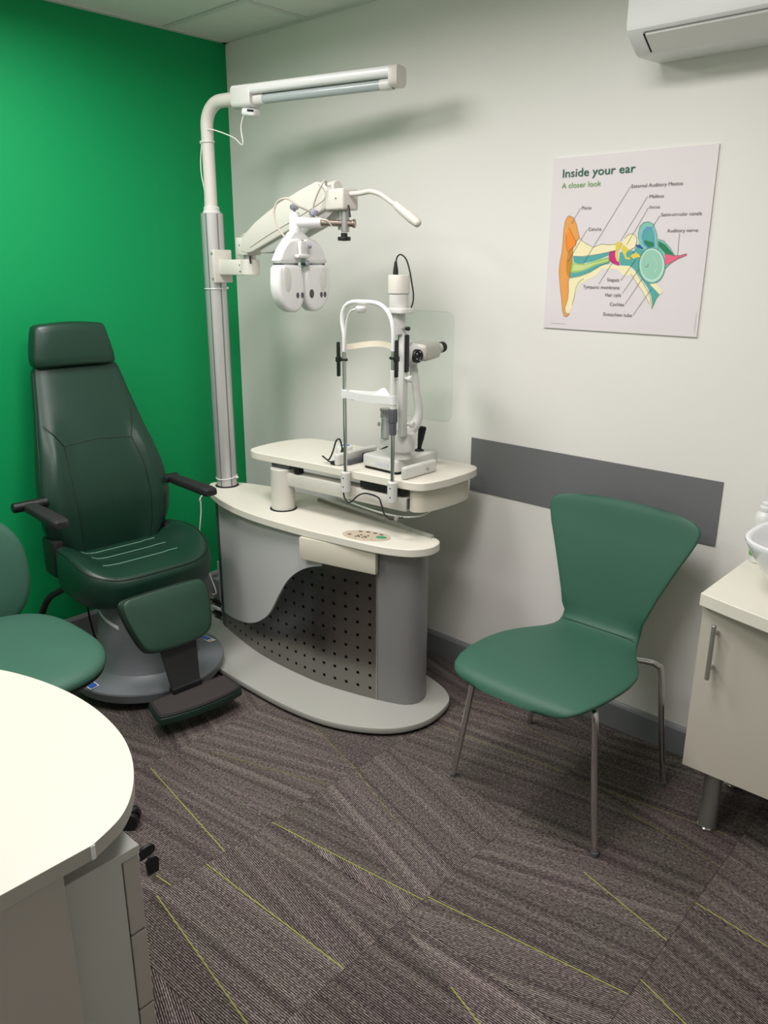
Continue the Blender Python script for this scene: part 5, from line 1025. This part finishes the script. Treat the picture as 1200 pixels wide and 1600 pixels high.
for x in (1.70, 2.02):
    for y in (-2.33, -1.92):
        bm = new(); cyl(bm, (x - 0.012, y, 0.022), (x + 0.012, y, 0.022), 0.0215, seg=18, ch=0.003); cyl(bm, (x, y, 0.022), (x, y, 0.045), 0.008, seg=10); finish('castor', bm, m_black, parent=K)
G = thing('drawer_keys', 'two small black-headed keys hanging from the pedestal lock', 'keys', (2.045, -1.805, 0.54))
Mk = Matrix.Translation((2.046, -1.812, 0.598)) @ Matrix.Rotation(math.radians(12), 4, 'X')
bm = new(); prism(bm, crom2([(-0.017, -0.006), (-0.017, 0.008), (-0.004, 0.012), (0.013, 0.008), (0.017, 0.0), (0.013, -0.009), (-0.004, -0.010)], 3), -0.003, 0.003, axis='x', r=0.001, M=Mk); finish('key_head', bm, m_black, parent=G)
bm = new(); cyl(bm, (2.046, -1.828, 0.598), (2.046, -1.836, 0.598), 0.003, seg=8); tube(bm, [(2.046, -1.800, 0.598), (2.046, -1.793, 0.590), (2.046, -1.796, 0.580), (2.046, -1.803, 0.578), (2.046, -1.806, 0.588), (2.046, -1.801, 0.597)], 0.0009, 6, 6); finish('key_ring', bm, m_chrome, parent=G)
bm = new(); prism(bm, [(-1.812, 0.548), (-1.814, 0.574), (-1.806, 0.582), (-1.795, 0.581), (-1.789, 0.572), (-1.791, 0.547)], 2.042, 2.048, axis='x', r=0.0015); finish('key_head', bm, m_black, parent=G)
bm = new(); prism(bm, [(-1.804, 0.548), (-1.797, 0.548), (-1.797, 0.530), (-1.800, 0.526), (-1.804, 0.528)], 2.0438, 2.0462, axis='x'); finish('key_blade', bm, m_satin_st, parent=G, smooth=0)

# ================================================================ WASHBASIN CABINET
W = thing('washbasin_cabinet', 'warm grey wall cabinet on round steel legs at the right edge', 'cabinet', (2.85, -0.2, 0))
bm = new(); box(bm, 2.424, 3.29, -0.358, -0.002, 0.218, 0.7035); finish('carcass', bm, m_cabgrey, parent=W, smooth=0)
for x0, x1, hx in ((2.420, 2.855, 2.465), (2.859, 3.292, 3.25)):
    bm = new(); box(bm, x0, x1, -0.377, -0.359, 0.215, 0.697, 0.001, 1); dd = finish('door', bm, m_cabgrey, parent=W, smooth=0)
    bm = new(); cyl(bm, (hx, -0.409, 0.512), (hx, -0.409, 0.668), 0.0062, seg=16, ch=0.0008)
    for z in (0.540, 0.640): cyl(bm, (hx, -0.409, z), (hx, -0.3765, z), 0.0045, seg=12)
    finish('handle', bm, m_satin_st, parent=dd)
for x, y in ((2.488, -0.305), (2.472, -0.055), (3.22, -0.305), (3.22, -0.055)):
    bm = new(); cyl(bm, (x, y, 0.0), (x, y, 0.218), 0.0245, seg=28); lg = finish('leg', bm, m_satin_st, parent=W)
    bm = new(); cyl(bm, (x, y, 0.0), (x, y, 0.010), 0.0275, seg=28, ch=0.002); finish('leg_foot', bm, m_chrome, parent=lg)
ct = [(2.415, 0.0 - 0.002), (2.415, -0.393), (2.50, -0.418), (2.60, -0.444), (2.72, -0.466), (2.86, -0.474), (3.0, -0.466), (3.12, -0.444), (3.22, -0.418), (3.30, -0.393), (3.30, -0.002)]
bm = new(); prism(bm, ct, 0.705, 0.740, r=0.0015, seg=1); tag(finish('vanity_worktop', bm, m_cream, smooth=20, origin=(2.85, -0.2, 0.705)), 'cream bow-fronted worktop on the washbasin cabinet', 'worktop')
# basin
BXc, BYc = 2.705, -0.235
bm = new(); N = 48; rings = []
for sx_, sy_, z, e in ((0.10, 0.08, 0.7405, 2.6), (0.125, 0.10, 0.741, 2.6), (0.150, 0.115, 0.765, 2.7), (0.185, 0.135, 0.805, 2.9), (0.212, 0.152, 0.845, 3.0), (0.228, 0.163, 0.876, 3.1), (0.234, 0.167, 0.887, 3.1), (0.233, 0.166, 0.893, 3.1), (0.226, 0.160, 0.895, 3.1), (0.218, 0.153, 0.890, 3.1), (0.205, 0.143, 0.865, 3.0), (0.17, 0.115, 0.815, 2.8), (0.10, 0.07, 0.778, 2.5), (0.03, 0.03, 0.770, 2.0)):
    rings.append([(BXc + x, BYc + y, z) for x, y in sup(N, sx_, sy_, e)])
loft(bm, rings); bs_ = finish('washbasin', bm, m_ceramic, smooth=60, origin=(BXc, BYc, 0.740)); tag(bs_, 'white ceramic countertop washbasin bowl on the cream vanity worktop', 'washbasin')
bm = new(); lathe(bm, [(0, 0.771), (0.022, 0.771), (0.022, 0.7735), (0, 0.775)], (BXc, BYc, 0), 20); finish('waste_plug', bm, m_chrome, parent=bs_)
bo_ = thing('soap_bottle', 'white pump bottle with green label behind the washbasin', 'bottle', (2.447, -0.048, 0.740))
bm = new(); lathe(bm, [(0.026, 0.7405), (0.029, 0.743), (0.030, 0.75), (0.030, 0.868), (0.028, 0.880), (0.018, 0.892), (0.013, 0.896), (0, 0.896)], (2.447, -0.048, 0), 28); bb = finish('body', bm, m_pure, parent=bo_)
bm = new(); lathe(bm, [(0.0302, 0.760), (0.0306, 0.760), (0.0306, 0.790), (0.0302, 0.790)], (2.447, -0.048, 0), 28); finish('green_label', bm, m_bottlegreen, parent=bb)
bm = new(); lathe(bm, [(0.018, 0.892), (0.020, 0.894), (0.020, 0.904), (0.015, 0.908), (0.015, 0.916), (0.006, 0.920), (0.005, 0.945), (0, 0.945)], (2.447, -0.048, 0), 22); tube(bm, [(2.447, -0.048, 0.942), (2.47, -0.065, 0.944), (2.482, -0.075, 0.935)], 0.005, 10, 4); finish('pump_head', bm, m_pure, parent=bo_)
bm = new(); box(bm, 2.425, 3.30, -0.006, 0.0, 0.7405, 1.20); tag(finish('splashback', bm, m_pure, smooth=0, origin=(2.86, 0, 0.74)), 'white splashback panel on the wall above the vanity worktop', 'splashback')

# ================================================================ WIRING BESIDE THE CONSOLE
J = thing('wiring_box', 'grey wiring box with cables between examination chair and console', 'electrical box', (0.30, -0.36, 0.034))
bm = new(); box(bm, 0.315, 0.372, -0.455, -0.33, 0.036, 0.215, 0.002); finish('metal_case', bm, m_colgrey, parent=J, smooth=0)
bm = new(); box(bm, 0.372, 0.392, -0.462, -0.33, 0.036, 0.235, 0.001); box(bm, 0.20, 0.372, -0.345, -0.33, 0.10, 0.235, 0.001); finish('bracket', bm, m_silver, parent=J, smooth=0)
for z, mm in ((0.060, m_black), (0.085, m_pure), (0.115, m_black)):
    bm = new(); box(bm, 0.325, 0.375, -0.472, -0.455, z - 0.008, z + 0.008, 0.003); cyl(bm, (0.37, -0.466, z), (0.385, -0.470, z), 0.005, seg=10); finish('plug', bm, mm, parent=J)
bm = new(); tube(bm, [(0.33, -0.50, 0.600), (0.335, -0.505, 0.54), (0.325, -0.51, 0.46), (0.30, -0.50, 0.36), (0.33, -0.47, 0.22), (0.352, -0.466, 0.16), (0.33, -0.468, 0.145)], 0.0028, 8, 8); finish('white_lead', bm, m_cable_w, parent=J)
bm = new(); tube(bm, [(0.30, -0.40, 0.60), (0.33, -0.48, 0.612), (0.332, -0.505, 0.595), (0.33, -0.50, 0.58)], 0.0028, 8, 6); finish('white_lead', bm, m_cable_w, parent=J)
bm = new(); tube(bm, [(0.34, -0.464, 0.115), (0.30, -0.47, 0.11), (0.27, -0.46, 0.06), (0.30, -0.45, 0.04)], 0.003, 8, 6); finish('black_lead', bm, m_cable_b, parent=J)
